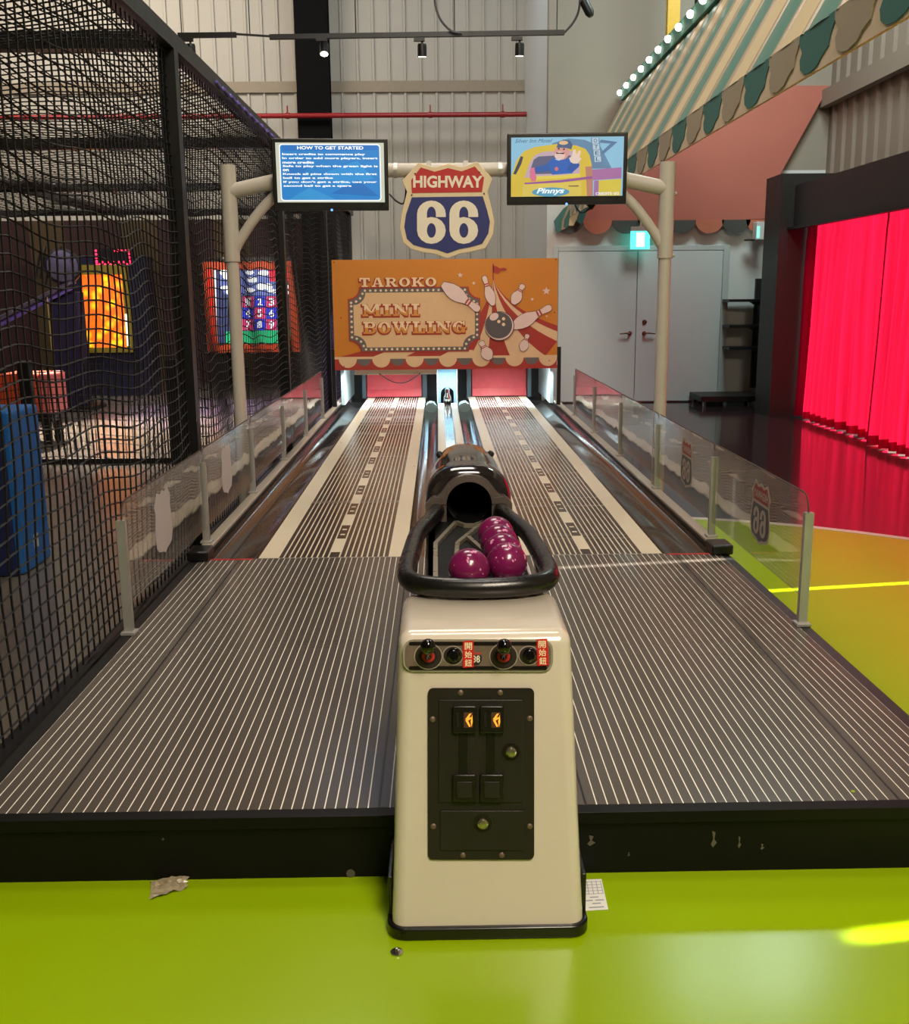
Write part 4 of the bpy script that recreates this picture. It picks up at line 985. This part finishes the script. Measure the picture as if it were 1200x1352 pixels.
tm.loft(secs2, cap=False); tm.f.append(tuple(24 + k for k in range(24))); tm.build('ball_port', pm('port_black', (6, 6, 6), .8), con)
for s in (-1, 1): MB().lathe([(.014, 0), (.016, .01), (.012, .022), (.001, .026)], (s * .1, 4.23, .888), (s * .6, -.1, .8), 12).build('hinge_knob', M_BLACK, con, smooth=True)

# balls
def ball_mat():
    m = bpy.data.materials.new('speckled_magenta'); m.use_nodes = True; nt = m.node_tree; N = nt.nodes; L = nt.links; b = N['Principled BSDF']
    tc = N.new('ShaderNodeTexCoord'); nz = N.new('ShaderNodeTexNoise'); nz.inputs['Scale'].default_value = 14; L.new(tc.outputs['Object'], nz.inputs[0])
    r1 = N.new('ShaderNodeMix'); r1.data_type = 'RGBA'; r1.inputs[6].default_value = (*lin((92, 16, 60)), 1); r1.inputs[7].default_value = (*lin((138, 30, 92)), 1); L.new(nz.outputs[0], r1.inputs[0])
    mp = N.new('ShaderNodeMapping'); mp.inputs['Scale'].default_value = (1, 1, 2.4); mp.inputs['Rotation'].default_value = (.5, .6, .2); L.new(tc.outputs['Object'], mp.inputs[0])
    vo = N.new('ShaderNodeTexVoronoi'); vo.inputs['Scale'].default_value = 46; L.new(mp.outputs[0], vo.inputs[0])
    cr = N.new('ShaderNodeValToRGB'); cr.color_ramp.elements[0].position = .25; cr.color_ramp.elements[0].color = (1, 1, 1, 1); cr.color_ramp.elements[1].position = .31; cr.color_ramp.elements[1].color = (0, 0, 0, 1)
    L.new(vo.outputs['Distance'], cr.inputs[0])
    n2 = N.new('ShaderNodeTexNoise'); n2.inputs['Scale'].default_value = 30; L.new(tc.outputs['Object'], n2.inputs[0])
    gt = N.new('ShaderNodeMath'); gt.operation = 'GREATER_THAN'; gt.inputs[1].default_value = .5; L.new(n2.outputs[0], gt.inputs[0])
    ml = N.new('ShaderNodeMath'); ml.operation = 'MULTIPLY'; L.new(gt.outputs[0], ml.inputs[0]); L.new(cr.outputs[0], ml.inputs[1])
    r2 = N.new('ShaderNodeMix'); r2.data_type = 'RGBA'; r2.inputs[7].default_value = (*lin((226, 150, 190)), 1); L.new(r1.outputs[2], r2.inputs[6]); L.new(ml.outputs[0], r2.inputs[0])
    L.new(r2.outputs[2], b.inputs['Base Color']); b.inputs['Roughness'].default_value = .22; b.inputs['Coat Weight'].default_value = .3; return m
MBALL = ball_mat(); rb_ = .0575
bz = ZT + .018 + rb_
def ball_at(px, py, rot, label, y=None):
    p = on_z(px, py, bz); m = MB().sphere((0, 0, 0), rb_, 32, 20); o = m.build('bowling_ball', MBALL, None, smooth=2, origin=(0, 0, 0))
    o.location = (p.x, p.y if y is None else y, bz); o.rotation_euler = rot; tag(o, label, 'bowling ball', 'speckled magenta bowling balls'); return o
b1 = ball_at(619, 751, (.3, 1, .2), 'speckled magenta bowling ball alone on the open side of the tray')
b2 = ball_at(669, 743, (1, .2, 2), 'speckled magenta bowling ball first in the row of four, by the hoop front')
lb = ['speckled magenta bowling ball second in the row of four', 'speckled magenta bowling ball third in the row of four', 'speckled magenta bowling ball last in the row of four, closest to the hood']
for i in range(3):
    o = b2.copy(); C.objects.link(o); o.location = b2.location + Vector((-.004 * (i + 1), .1165 * (i + 1), .0)); o.rotation_euler = (i * .7, i * 1.1, .4); o['label'] = lb[i]

# ------------------------------------------------------------------ net cage
XN = -1.60
YP = [2.25, 6.15, 10.05, 13.95, 17.9]
ZC = on_x(360, 185, XN).z
cg = thing('net_cage', (-5, 10, 0), 'black steel framed net cage beside the bowling lanes', 'cage')
pw = .046
XFAR = -9.4
for i, y in enumerate(YP):
    if i: box('post', M_STEEL, cg, XN - pw, XN + pw, y - pw, y + pw, .0, ZC - pw)
    box('cross_beam', M_STEEL, cg, XFAR, XN - pw, y - pw, y + pw, ZC - pw * 1.0, ZC + pw)
box('top_rail', M_STEEL, cg, XN - pw, XN + pw, -.5, 18.4, ZC - pw, ZC + pw)
box('bottom_rail', M_STEEL, cg, XN - .03, XN + .03, 1.2, YP[-1], .003, .05)
box('top_rail', M_STEEL, cg, -5.55, -5.46, -.5, 18.4, ZC - pw, ZC + pw)
for y in (4.2, 8.1, 12.0): box('floor_brace', M_STEEL, cg, XN + .03, -HW - .01, y - .015, y + .015, .003, .03)
MNET = pm('net_cord', (12, 11, 11), .7, var=.2)
def net(name, fn, U, V, du, dv, seg, r):     # fn(u, v) -> point
    m = MB()
    u = U[0]
    def strand(pts):
        nn = 3; vs = []; fs = []; up = None
        for i, p in enumerate(pts):
            t = (pts[min(i + 1, len(pts) - 1)] - pts[max(i - 1, 0)]).normalized()
            a = Vector((0, 0, 1)) if abs(t.z) < .8 else Vector((0, 1, 0)); w = t.cross(a).normalized(); q = t.cross(w)
            vs += [p + (w * math.cos(2.094 * k) + q * math.sin(2.094 * k)) * r for k in range(3)]
            if i: fs += [((i - 1) * 3 + k, (i - 1) * 3 + (k + 1) % 3, i * 3 + (k + 1) % 3, i * 3 + k) for k in range(3)]
        m.add(vs, fs)
    while u <= U[1]:
        n = max(2, int((V[1] - V[0]) / seg)); strand([fn(u, V[0] + (V[1] - V[0]) * k / n) for k in range(n + 1)]); u += du
    v = V[0]
    while v <= V[1]:
        n = max(2, int((U[1] - U[0]) / seg)); strand([fn(U[0] + (U[1] - U[0]) * k / n, v) for k in range(n + 1)]); v += dv
    o = m.build(name, MNET, cg, fix=False); o['kind'] = 'stuff'; return o
def side_net(y, z):
    s = math.sin(math.pi * min(1, z / ZC))
    return Vector((XN + .03 * math.sin(y * 1.3 + z) * s - .02 * math.sin(y * 4.1 + z * 2.3) * s, y + .018 * math.sin(z * 7 + y * 2.1) * s, z + .022 * math.sin(y * 3.1 + z * 1.7) + .02 * math.sin(y * 7.3) * s))
net('side_net', side_net, (1.4, 17.9), (.05, ZC), .072, .062, .12, .0048)
def roof_net(x, y):
    k = min(range(4), key=lambda i: abs((YP[i] + YP[i + 1]) / 2 - y)); t = max(0, min(1, (y - YP[k]) / 3.9)); t2 = max(0, min(1, (XN - x) / 3.9)) if x > -5.5 else max(0, min(1, (-5.5 - x) / 3.9))
    return Vector((x, y, ZC - .02 - .16 * math.sin(math.pi * t) * math.sin(math.pi * t2) ** .6 + .02 * math.sin(x * 5 + y * 3)))
net('roof_net', roof_net, (XFAR, XN), (1.5, 17.9), .105, .105, .25, .005)
# low inner net fence
YI = 9.7
box('fence_rail', M_STEEL, cg, XFAR, XN - .05, YI - .02, YI + .02, .003, .05)
for q in (222, 30): 
    xx = on_y(q + 8, 540, YI).x; box('fence_post', M_STEEL, cg, xx - .05, xx + .05, YI - .05, YI + .05, .0, .98)
def inner_net(x, z): return Vector((x, YI + .05 * math.sin(x * 1.2) * z, z + .035 * math.sin(x * 3 + z) - .1 * z * math.sin(x * .9)))
net('inner_net', inner_net, (-7.5, XN - .06), (.04, .95), .07, .075, .15, .0045)
# purple cord lashing along the cage's top
pa = on_x(262, 95, XN + .06).y
rp = MB(); 
for i in range(14):
    y = 7.2 + i * .26; rp.tube([(XN + .052, y, ZC - .01), (XN + .06, y + .13, ZC - .035), (XN + .052, y + .2, ZC - .01)], .010, 6)
o = rp.build('violet_lashing', pm('violet_cord', (96, 84, 170), .5), cg); o['kind'] = 'stuff'

# ------------------------------------------------------------------ things inside the cage
def bpx(x, y, Y): p = on_y(x, y, Y); return p.x, p.z
# number target board
YT = 17.2
X0, Z1 = bpx(269, 346, YT); X1, Z0 = bpx(397, 464, YT)
tb = thing('number_target_board', ((X0 + X1) / 2, YT, 0), 'orange framed glowing target board with numbered squares in the cage', 'target board')
def TPX(cx, cy, h=0): p = on_y(240 + cx / 6.667, 320 + cy / 6.667, YT); return Vector((p.x, YT - .001 - h, p.z))
OF = pm('orange_frame', (228, 88, 40), .5)
bw = .2
box('frame_side', OF, tb, X0, X0 + bw * .8, YT - .12, YT + .1, Z0, Z1); box('frame_side', OF, tb, X1 - bw * .7, X1, YT - .12, YT + .1, Z0, Z1)
box('frame_top', OF, tb, X0 + bw * .8, X1 - bw * .7, YT - .12, YT + .1, Z1 - bw * .65, Z1); box('frame_bottom', OF, tb, X0 + bw * .8, X1 - bw * .7, YT - .12, YT + .1, Z0, Z0 + bw * .65)
scn = part('screen', em('tb_night', (70, 84, 140), .7), tb, [[(290, 225), (950, 225), (980, 885), (315, 885)]], TPX, 0, .003)
part('side_light', em('tb_white', (230, 236, 255), 1.6), tb, [[(275, 235), (300, 235), (325, 880), (310, 880)]], TPX, .005, .003)
part('red_light', em('tb_redline', (255, 40, 20), 1.2), tb, [[(232, 235), (262, 235), (305, 880), (285, 880)]], TPX, .122, .003)
part('cloud_panel', em('tb_cloud', (120, 140, 220), 1.0), tb, [[(330, 225), (770, 225), (830, 330), (840, 470), (380, 460), (340, 380)]], TPX, .005, .003)
rnd = random.Random(3)
for q in ((370, 265), (400, 300), (385, 400), (420, 430), (600, 265), (620, 330), (720, 270), (600, 420), (700, 390), (760, 390), (800, 430), (900, 390), (920, 440)):
    part('star_light', em('tb_star', (245, 248, 255), 2.2), tb, [disc(q[0], q[1], 34 + rnd.random() * 16, 18 + rnd.random() * 14, n=9)], TPX, .009, .002)
part('red_badge', em('tb_red', (240, 30, 70), 1.4), tb, [[(765, 225), (945, 220), (950, 340), (775, 345)]], TPX, .009, .003)
for r_ in range(3):
    for c_ in range(3):
        x_, y_ = 535 + c_ * 103, 475 + r_ * 101; redq = (r_ + c_) % 2 == 0
        sq = part('number_square', em('tb_sq_red' if redq else 'tb_sq_blue', (226, 60, 120) if redq else (44, 60, 215), 1.3), tb, [[(x_, y_), (x_ + 98, y_), (x_ + 98, y_ + 96), (x_, y_ + 96)]], TPX, .009, .003)
        print_text(str(r_ * 3 + c_ + 1), x_ + 28, x_ + 72, y_ + 14, y_ + 82, TPX, sq, em('tb_num', (250, 246, 255), 1.8), .014, .03, name='number')
part('green_field', em('tb_green', (30, 200, 130), 1.1), tb, [[(380, 785), (975, 770), (978, 885), (385, 888)]], TPX, .006, .003)
box('cabinet_top', M_BLACK, tb, X0 - .0, X1, YT - .05, YT + .3, Z1 + .001, Z1 + .07)
for q in (X0 + .22, X1 - .12): box('leg', M_BLACK, tb, q - .1, q + .1, YT, YT + .2, .003, Z0)
# yellow target cabinet with LED sign
YY = 16.6
X0, Z1 = bpx(104, 350, YY); X1, Z0 = bpx(177, 465, YY); XB = bpx(195, 400, YY)[0]
yt = thing('lit_target_cabinet', ((X0 + X1) / 2, YY, 0), 'yellow glowing target cabinet with red LED display on top', 'target cabinet')
box('cabinet', pm('navy_cabinet', (34, 34, 58), .4), yt, X0 - .25, XB, YY + .02, YY + .5, .003, Z1 + .12)
MY = pm('yellow_frame', (150, 132, 40), .5)
box('frame_top', MY, yt, X0, X1, YY - .05, YY + .018, Z1 - .15, Z1); box('frame_bottom', MY, yt, X0, X1, YY - .05, YY + .018, Z0, Z0 + .08)
box('frame_side', MY, yt, X1 - .09, X1, YY - .05, YY + .018, Z0 + .08, Z1 - .15)
def flame_mat():
    m = bpy.data.materials.new('glow_flame_panel'); m.use_nodes = True; nt = m.node_tree; N = nt.nodes; L = nt.links; b = N['Principled BSDF']
    tc = N.new('ShaderNodeTexCoord'); vo = N.new('ShaderNodeTexVoronoi'); vo.inputs['Scale'].default_value = 7; L.new(tc.outputs['Object'], vo.inputs[0])
    cr = N.new('ShaderNodeValToRGB'); e = cr.color_ramp.elements; e[0].color = (1, .62, .01, 1); e[0].position = .1; e[1].color = (.9, .1, .005, 1); e[1].position = .55
    L.new(vo.outputs[0], cr.inputs[0]); L.new(cr.outputs[0], b.inputs['Emission Color']); b.inputs['Emission Strength'].default_value = 1.6; b.inputs['Base Color'].default_value = (.3, .1, .01, 1); return m
box('lit_panel', flame_mat(), yt, X0 + .02, X1 - .09, YY - .02, YY + .015, Z0 + .08, Z1 - .15)
box('white_strip', em('strip_white', (255, 244, 210), 2), yt, X1 - .088, X1 - .04, YY - .056, YY - .051, Z0 + .1, Z0 + .6)
a, zq = bpx(126, 331, YY - .02); b_, zq2 = bpx(171, 349, YY - .02)
box('display_box', M_BLACK, yt, a - .03, b_ + .03, YY + .0, YY + .12, zq2 - .03, zq + .03)
lm = em('led_red', (255, 30, 70), 5)
ld = MB()
for i in range(13):
    x_ = a + (b_ - a) * i / 12
    ld.sphere((x_, YY - .006, zq2 + (.0 if i % 2 else .035)), .018, 8, 6)
    if i in (0, 12) or i > 6: ld.sphere((x_, YY - .006, zq), .018, 8, 6)
for k in range(4): ld.sphere((a, YY - .006, zq2 + (zq - zq2) * k / 4), .018, 8, 6); ld.sphere((b_, YY - .006, zq2 + (zq - zq2) * k / 4), .018, 8, 6)
o = ld.build('led_dots', lm, yt); o['kind'] = 'stuff'
MB().tube([(X1 + .02, YY + .0, Z0 + .05), (X1 + .03, YY, Z0 - .3)], .02, 6).build('pull_cord', M_BLACK, yt)
# pitching machine: column, drum, chute
YM = 14.6
xc = bpx(95, 450, YM)[0]
pmn = thing('ball_throwing_machine', (xc, YM, 0), 'dark ball throwing machine with sloping chute on a tall column', 'machine')
MV = pm('dark_violet_steel', (44, 38, 62), .35, metal=.3)
box('column', MV, pmn, xc - .22, xc + .17, YM - .15, YM + .15, .05, bpx(95, 385, YM)[1], bevel=.02)
box('base', M_BLACK, pmn, xc - .5, xc + .3, YM - .35, YM + .35, .003, .06)
dx_, dz_ = bpx(83, 352, YM - .2)
MB().lathe([(.2, -.15), (.24, -.1), (.24, .1), (.2, .15)], (dx_, YM - .2, dz_), (.3, -1, 0), 20).build('drum', pm('drum_grey', (62, 58, 66), .3, metal=.6), pmn, smooth=True)
for k in range(7):
    a = k * .9; c = (dx_ - .3 + .07 * k, YM - .3, dz_ + .05 * math.sin(k * 2)); MB().tube([(c[0] - .06, c[1], c[2] - .2), (c[0] + .06, c[1], c[2] + .22)], .016, 6).build('drum_bar', M_CHROME if k % 2 else M_BLACK, pmn)
A, B = bpx(0, 418, YM - .3), bpx(95, 372, YM - .3)
for o_ in (0, .12): MB().tube([(A[0] - .5, YM - .3 + o_, A[1] - .25), (B[0], YM - .3 + o_, B[1])], .03, 8).build('chute_rail', pm('chute_metal', (140, 134, 150), .3, metal=.8), pmn, smooth=True)
MB().ext([(A[0] - .5, YM - .24, A[1] - .27), (B[0], YM - .24, B[1] - .02), (B[0], YM - .24, B[1] - .09), (A[0] - .5, YM - .24, A[1] - .36)], (0, .02, 0)).build('chute_plate', pm('violet_plate', (98, 78, 140), .4), pmn)
c0, c1 = bpx(62, 390, YM - .28), bpx(69, 465, YM - .28)
MB().box(c0[0], c1[0], YM - .3, YM - .26, c1[1], c0[1]).build('yellow_guard', pm('dim_yellow', (170, 150, 70), .5), pmn)
# padded orange block
YO = 11.2
q0, q1 = on_y(6, 492, YO), on_y(78, 545, YO)
ob = thing('orange_padded_block', ((q0.x + q1.x) / 2, YO, 0), 'orange padded block on a dark trolley inside the net cage', 'padded block')
box('pad', pm('orange_vinyl', (205, 74, 40), .4), ob, q0.x, q1.x - .13, YO - .2, YO + .3, q1.z, q0.z, bevel=.03)
box('end_pad', pm('pink_vinyl', (214, 110, 104), .4), ob, q1.x - .128, q1.x, YO - .2, YO + .3, q1.z, q0.z, bevel=.03)
box('trolley', M_BLACK, ob, q0.x + .05, q1.x - .02, YO - .15, YO + .25, q1.z - .08, q1.z - .001)
for a in (q0.x + .1, q1.x - .1):
    for b in (YO - .1, YO + .2): box('leg', M_BLACK, ob, a - .035, a + .035, b - .035, b + .035, .003, q1.z - .08)
# blue foam block near the net
YBk = on_z(40, 762, 0).y
q0, q1 = on_y(-60, 545, YBk), on_y(30, 760, YBk); q2 = on_y(46, 745, YBk + .35)
bb = thing('blue_foam_block', (q0.x, YBk + .2, 0), 'tall blue foam safety block standing on the concrete behind the net', 'foam block')
MBLU = pm('blue_vinyl', (36, 108, 186), .45)
box('front_face', pm('navy_vinyl', (30, 40, 84), .5), bb, q0.x, q1.x - .035, YBk, YBk + .03, .003, q0.z, bevel=.01)
box('pad', MBLU, bb, q0.x, q1.x, YBk + .031, YBk + .45, .003, q0.z, bevel=.02)
box('strap_tag', M_LINE, bb, q1.x - .0, q1.x + .004, YBk + .2, YBk + .26, .12, .2)

# ------------------------------------------------------------------ awning with bulbs
XAW = on_y(752, 300, YD - .2).x
pb = on_x(1200, 35, XAW)
XA0 = XAW; ZA0 = on_x(1000, 139, XAW).z               # valance bottom
ZA1 = on_x(1000, 90, XAW).z                         # awning lower edge
far_t = on_y(825, 132, YD - .2)
XA1, ZA2 = far_t.x, far_t.z
YA0, YA1 = 3.2, YD - .15
aw = thing('striped_awning', (XAW, 9, ZA0), 'long teal and cream striped awning with bulbs and drooping valance', 'awning')
MTE = pm('awning_teal', (96, 142, 128), .36, var=.03, rvar=0, spec=.6); MCRM = pm('awning_cream', (222, 200, 158), .36, var=.03, rvar=0, spec=.6); MTAN = pm('awning_tan', (164, 148, 124), .36, var=.03, rvar=0, spec=.6)
MTEd = pm('valance_teal', (52, 112, 106), .5, var=.05); MTANd = pm('valance_beige', (170, 156, 132), .5, var=.05); MCRv = pm('valance_cream', (224, 200, 168), .5, var=.05)
per = .95; seq = [(MTE, .40), (MTAN, .06), (MCRM, .42), (MTAN, .07)]
tot = sum(w for _, w in seq)
y = YA0 - .1; i = 0
SLn = Vector((XA1 - XA0, 0, ZA2 - ZA1)); nrm = Vector((-SLn.z, 0, SLn.x)).normalized()
while y < YA1 - .01:
    m_, w = seq[i % 4]; w = w * per / tot; y1 = min(y + w, YA1)
    # each stripe a slightly bulging strip of cloth
    k = 5; vs = []
    for j in range(k + 1):
        yy = y + (y1 - y) * j / k; b = .012 * math.sin(math.pi * j / k)
        vs.append([Vector((XA0, yy, ZA1)) + nrm * b, Vector((XA1, yy, ZA2)) + nrm * b])
    q = MB(); pts = [v[0] for v in vs]
    q.add([v[0] for v in vs] + [v[1] for v in vs] + [v[0] - nrm * .02 for v in vs] + [v[1] - nrm * .02 for v in vs],
          [(j, j + 1, k + 2 + j, k + 1 + j) for j in range(k)] + [(2 * k + 2 + j, 3 * k + 3 + j, 3 * k + 4 + j, 2 * k + 3 + j) for j in range(k)])
    q.build('awning_stripe', m_, aw, smooth=True)
    y = y1; i += 1
box('valance_board', MCRv, aw, XA0 + .001, XA0 + .02, YA0, YA1, ZA0, ZA1)
def droop(y0, w, mat, dn):
    H = ZA1 - ZA0
    pts = [(y0, ZA1 + .01), (y0 + w, ZA1 + .01), (y0 + w * 1.0, ZA1 - H * .15), (y0 + w * .9, ZA1 - H * .4), (y0 + w * .96, ZA1 - H * .55), (y0 + w * .93, ZA1 - H * .78), (y0 + w * .8, ZA1 - H * .93), (y0 + w * .62, ZA1 - H * .97), (y0 + w * .42, ZA1 - H * .9), (y0 + w * .3, ZA1 - H * .74), (y0 + w * .14, ZA1 - H * .62), (y0 + w * .1, ZA1 - H * .4), (y0 + .0, ZA1 - H * .15)]
    return MB().ext([(XA0 - .004 - dn, a, b) for a, b in pts], (.006, 0, 0)).build('valance_flap', mat, aw)
y = YA0 - .1; i = 0
while y < YA1 - .45:
    droop(y, .47, (MTEd, MTANd)[i % 2], .002 * (i % 2)); y += .475; i += 1
# the drooping tail at the far end
for k, (pts, mt) in enumerate((([(744, 275), (752, 270), (744, 295), (742, 305), (734, 307), (731, 292)], MTEd), ([(750, 272), (758, 270), (748, 296), (746, 302), (741, 304), (742, 292)], MTANd), ([(754, 272), (766, 270), (754, 293), (748, 301), (744, 300), (745, 290)], MTEd), ([(762, 272), (772, 271), (760, 292), (757, 298), (751, 298), (752, 288)], MCRM), ([(768, 272), (778, 271), (770, 292), (767, 296), (761, 292), (763, 284)], MTEd))):
    YTL = YD - .2 - .006 * k
    MB().ext([on_y(x, y, YTL) for x, y in pts], (0, .006, 0)).build('corner_tail', mt, aw)
box('edge_board', pm('edge_board_teal', (96, 142, 128), .7, spec=.1), aw, XA1 - .05, XA1 + .03, YA0, YA1, ZA2, ZA2 + .16)
MBU = em('bulb', (255, 246, 226), 7)
bx0 = XA1 - .055
b0 = None
nb = 0
y = YA1 - .12
while y > 5.5:
    if b0 is None:
        b0 = MB().sphere((bx0 - .03, y, ZA2 + .08), .038, 12, 8).build('bulb', MBU, aw, smooth=2); y00 = y
        MB().lathe([(.03, 0), (.03, .02)], (bx0 + .006, y, ZA2 + .08), (-1, 0, 0), 10).build('socket', M_WHITE, b0)
    else: clone(b0, aw, (0, y - y00, 0))
    y -= .49
box('back_frame', M_STEEL, aw, XA1 + .03, XA1 + .09, YA0, YA1, ZA2 + .1, ZA2 + .16)
for yy in (3.4, 7.2, 11.0): MB().tube([(XA1 + .06, yy, ZA2 + .16), (XA1 + .06, yy, 7.99)], .015, 6).build('hanger_rod', M_STEEL, aw)

# yellow post behind the awning
p0, p1 = on_y(881, 40, 13.9), on_y(897, 40, 13.9)
yp = thing('yellow_post', ((p0.x + p1.x) / 2, 13.9, on_y(889, 47, 13.9).z), 'yellow hanging steel channel above the awning bulbs', 'post')
box('web', pm('yellow_paint', (206, 160, 22), .45), yp, p0.x, p1.x, 13.9, 13.92, on_y(889, 47, 13.9).z, 7.99)
box('flange', pm('yellow_paint', (206, 160, 22), .45), yp, p0.x, p0.x + .015, 13.92, 14.02, on_y(889, 47, 13.9).z, 7.99)

# ------------------------------------------------------------------ track lighting
YTR = 12.0
tk = thing('light_track', (-1, YTR, on_y(500, 48, YTR).z), 'black ceiling light track strung across the hall', 'light track')
segs = [((235, 47), (312, 46)), ((312, 45), (358, 48)), ((356, 49), (745, 43))]
for i, (a, b) in enumerate(segs):
    A, B = on_y(*a, YTR), on_y(*b, YTR); MB().tube([A, B], .035 if i != 1 else .014, 4).build('track_bar', M_BLACK, tk)
for q in (240, 330, 470, 600, 735):
    A = on_y(q, 47, YTR); MB().tube([A, (A.x, YTR, 7.99)], .006, 5).build('suspension_rod', M_BLACK, tk)
for i, (q, yy) in enumerate(((251, 50), (428, 50), (557, 50), (686, 49))):
    A = on_y(q, yy, YTR)
    ls = ['black track spotlight closest to the net cage', 'bright black track spotlight in front of the black column', 'black track spotlight above the shield sign', 'black track spotlight closest to the grey upper wall'][i]
    t = thing('track_spotlight', (A.x, YTR, A.z - .2), ls, 'spotlight', 'track spotlights')
    box('adapter', M_BLACK, t, A.x - .09, A.x + .03, YTR - .025, YTR + .025, A.z - .035, A.z - .0)
    MB().tube([(A.x, YTR, A.z - .03), (A.x, YTR, A.z - .07)], .012, 8).build('stem', M_BLACK, t)
    tilt = Vector((0, -.5, -1)).normalized() if i == 1 else Vector((0, .12, -1)).normalized()
    MB().lathe([(.045, 0), (.05, .02), (.05, .13)], (A.x, YTR, A.z - .06), tilt, 16).build('lamp_head', M_BLACK, t, smooth=True)
    MB().lathe([(.042, .1305), (.042, .132)], (A.x, YTR, A.z - .06), tilt, 16).build('lens', em('spot_lens', (255, 238, 206), 25 if i == 1 else 8), t)
    c = Vector((A.x, YTR, A.z - .06)) + tilt * .16
    spot('track_light', c, c + tilt, 60, 60, (1, .9, .74), .8, .04)
cable('hanging_wire', [on_y(x, y, YTR - .06) for x, y in ((573, -8), (576, 12), (583, 28), (596, 41), (610, 44))], .012, 'black wire drooping from the ceiling onto the light track')
cable('hanging_wire', [on_y(x, y, YTR) for x, y in ((745, 43), (755, 32), (762, 20), (765, 8), (766, -8))], .012, 'black wire rising from the track end beside the camera')
A = on_y(772, 10, YTR)
cc = thing('security_camera', A, 'small black security camera hanging by the light track end', 'security camera')
MB().lathe([(.03, 0), (.05, .02), (.05, .16), (.03, .2)], A + Vector((-.02, 0, .08)), (.5, -.2, -1), 14).build('body', M_BLACK, cc, smooth=True)
MB().tube([A + Vector((-.02, 0, .09)), A + Vector((-.02, 0, .3)), (A.x - .02, A.y, 7.99)], .012, 6).build('stem', M_BLACK, cc)

# ------------------------------------------------------------------ litter and small things on the floor
def crumple(pts, z, name, mat, label, cat, amp, seed, rows=7):
    rnd = random.Random(seed); P = [on_z(x, y, z) for x, y in pts]   # quad a b c d
    m = MB(); vs = []; n = 9
    for j in range(rows + 1):
        for i in range(n + 1):
            u, v = i / n, j / rows
            q = P[0] * (1 - u) * (1 - v) + P[1] * u * (1 - v) + P[2] * u * v + P[3] * (1 - u) * v
            vs.append((q.x + rnd.uniform(-.004, .004), q.y + rnd.uniform(-.004, .004), q.z + rnd.uniform(0, amp)))
    m.add(vs, [(j * (n + 1) + i, j * (n + 1) + i + 1, (j + 1) * (n + 1) + i + 1, (j + 1) * (n + 1) + i) for j in range(rows) for i in range(n)])
    o = m.build(name, mat, None, fix=False); s = o.modifiers.new('s', 'SOLIDIFY'); s.thickness = .0012; s.offset = 1; return tag(o, label, cat)
crumple([(199, 1165), (250, 1158), (246, 1174), (199, 1189)], .0045, 'plastic_scrap', pm('cloudy_plastic', (158, 146, 120), .25, var=.25, scale=30), 'crumpled cloudy plastic scrap lying on the lime floor', 'litter', .011, 3)
P = [on_z(x, y, .0035) for x, y in ((764, 1162), (794, 1161), (803, 1201), (770, 1203))]
tk2 = tag(MB().ext(P, (0, 0, .0012)).build('paper_ticket', pm('paper_white', (232, 230, 224), .7, var=.03)), 'white printed paper ticket lying beside the console base', 'ticket')
def PT(u, v, h=0):
    q = P[0] * (1 - u) * (1 - v) + P[1] * u * (1 - v) + P[2] * u * v + P[3] * (1 - u) * v; return q + Vector((0, 0, .0013 + h))
part('table_print', pr('ticket_grey', (150, 156, 170)), tk2, [[(.12 + .2 * i, .06), (.15 + .2 * i, .06), (.15 + .2 * i, .5), (.12 + .2 * i, .5)] for i in range(5)] + [[(.1, .08 + .1 * i), (.95, .08 + .1 * i), (.95, .095 + .1 * i), (.1, .095 + .1 * i)] for i in range(5)], PT, 0, .0002)
part('text_print', pr('ticket_grey', (150, 156, 170)), tk2, [[(a, b), (c, b), (c, b + .035), (a, b + .035)] for a, b, c in ((.35, .58, .7), (.15, .68, .45), (.55, .68, .9), (.4, .78, .75), (.25, .9, .85))], PT, 0, .0002)
p = on_z(524, 1258, .003)
fs_ = thing('floor_bolt', p, 'small metal anchor bolt set in the lime floor', 'bolt')
MB().lathe([(.016, 0), (.016, .003), (.0155, .004)], p, (0, 0, 1), 16).build('washer', M_CHROME, fs_, smooth=True)
MB().lathe([(.008, .004), (.008, .010), (.004, .011), (.0005, .0105)], p, (0, 0, 1), 6).build('bolt_head', M_CHROME, fs_)
p = on_y(463, 1153, YFRT - .001)
tag(MB().lathe([(.012, 0), (.012, .002), (.0005, .0022)], p, (0, -1, 0), 14).build('felt_dot', pm('felt_grey', (88, 84, 70), .9)), 'small grey felt dot stuck low on the black platform front', 'sticker')
p = on_z(1126, 1045, PZ + .0005)
tag(MB().lathe([(.006, 0), (.005, .002), (.0005, .0025)], p, (0, 0, 1), 8).build('green_crumb', M_LIME), 'tiny lime green crumb lying on the dark slats', 'litter')
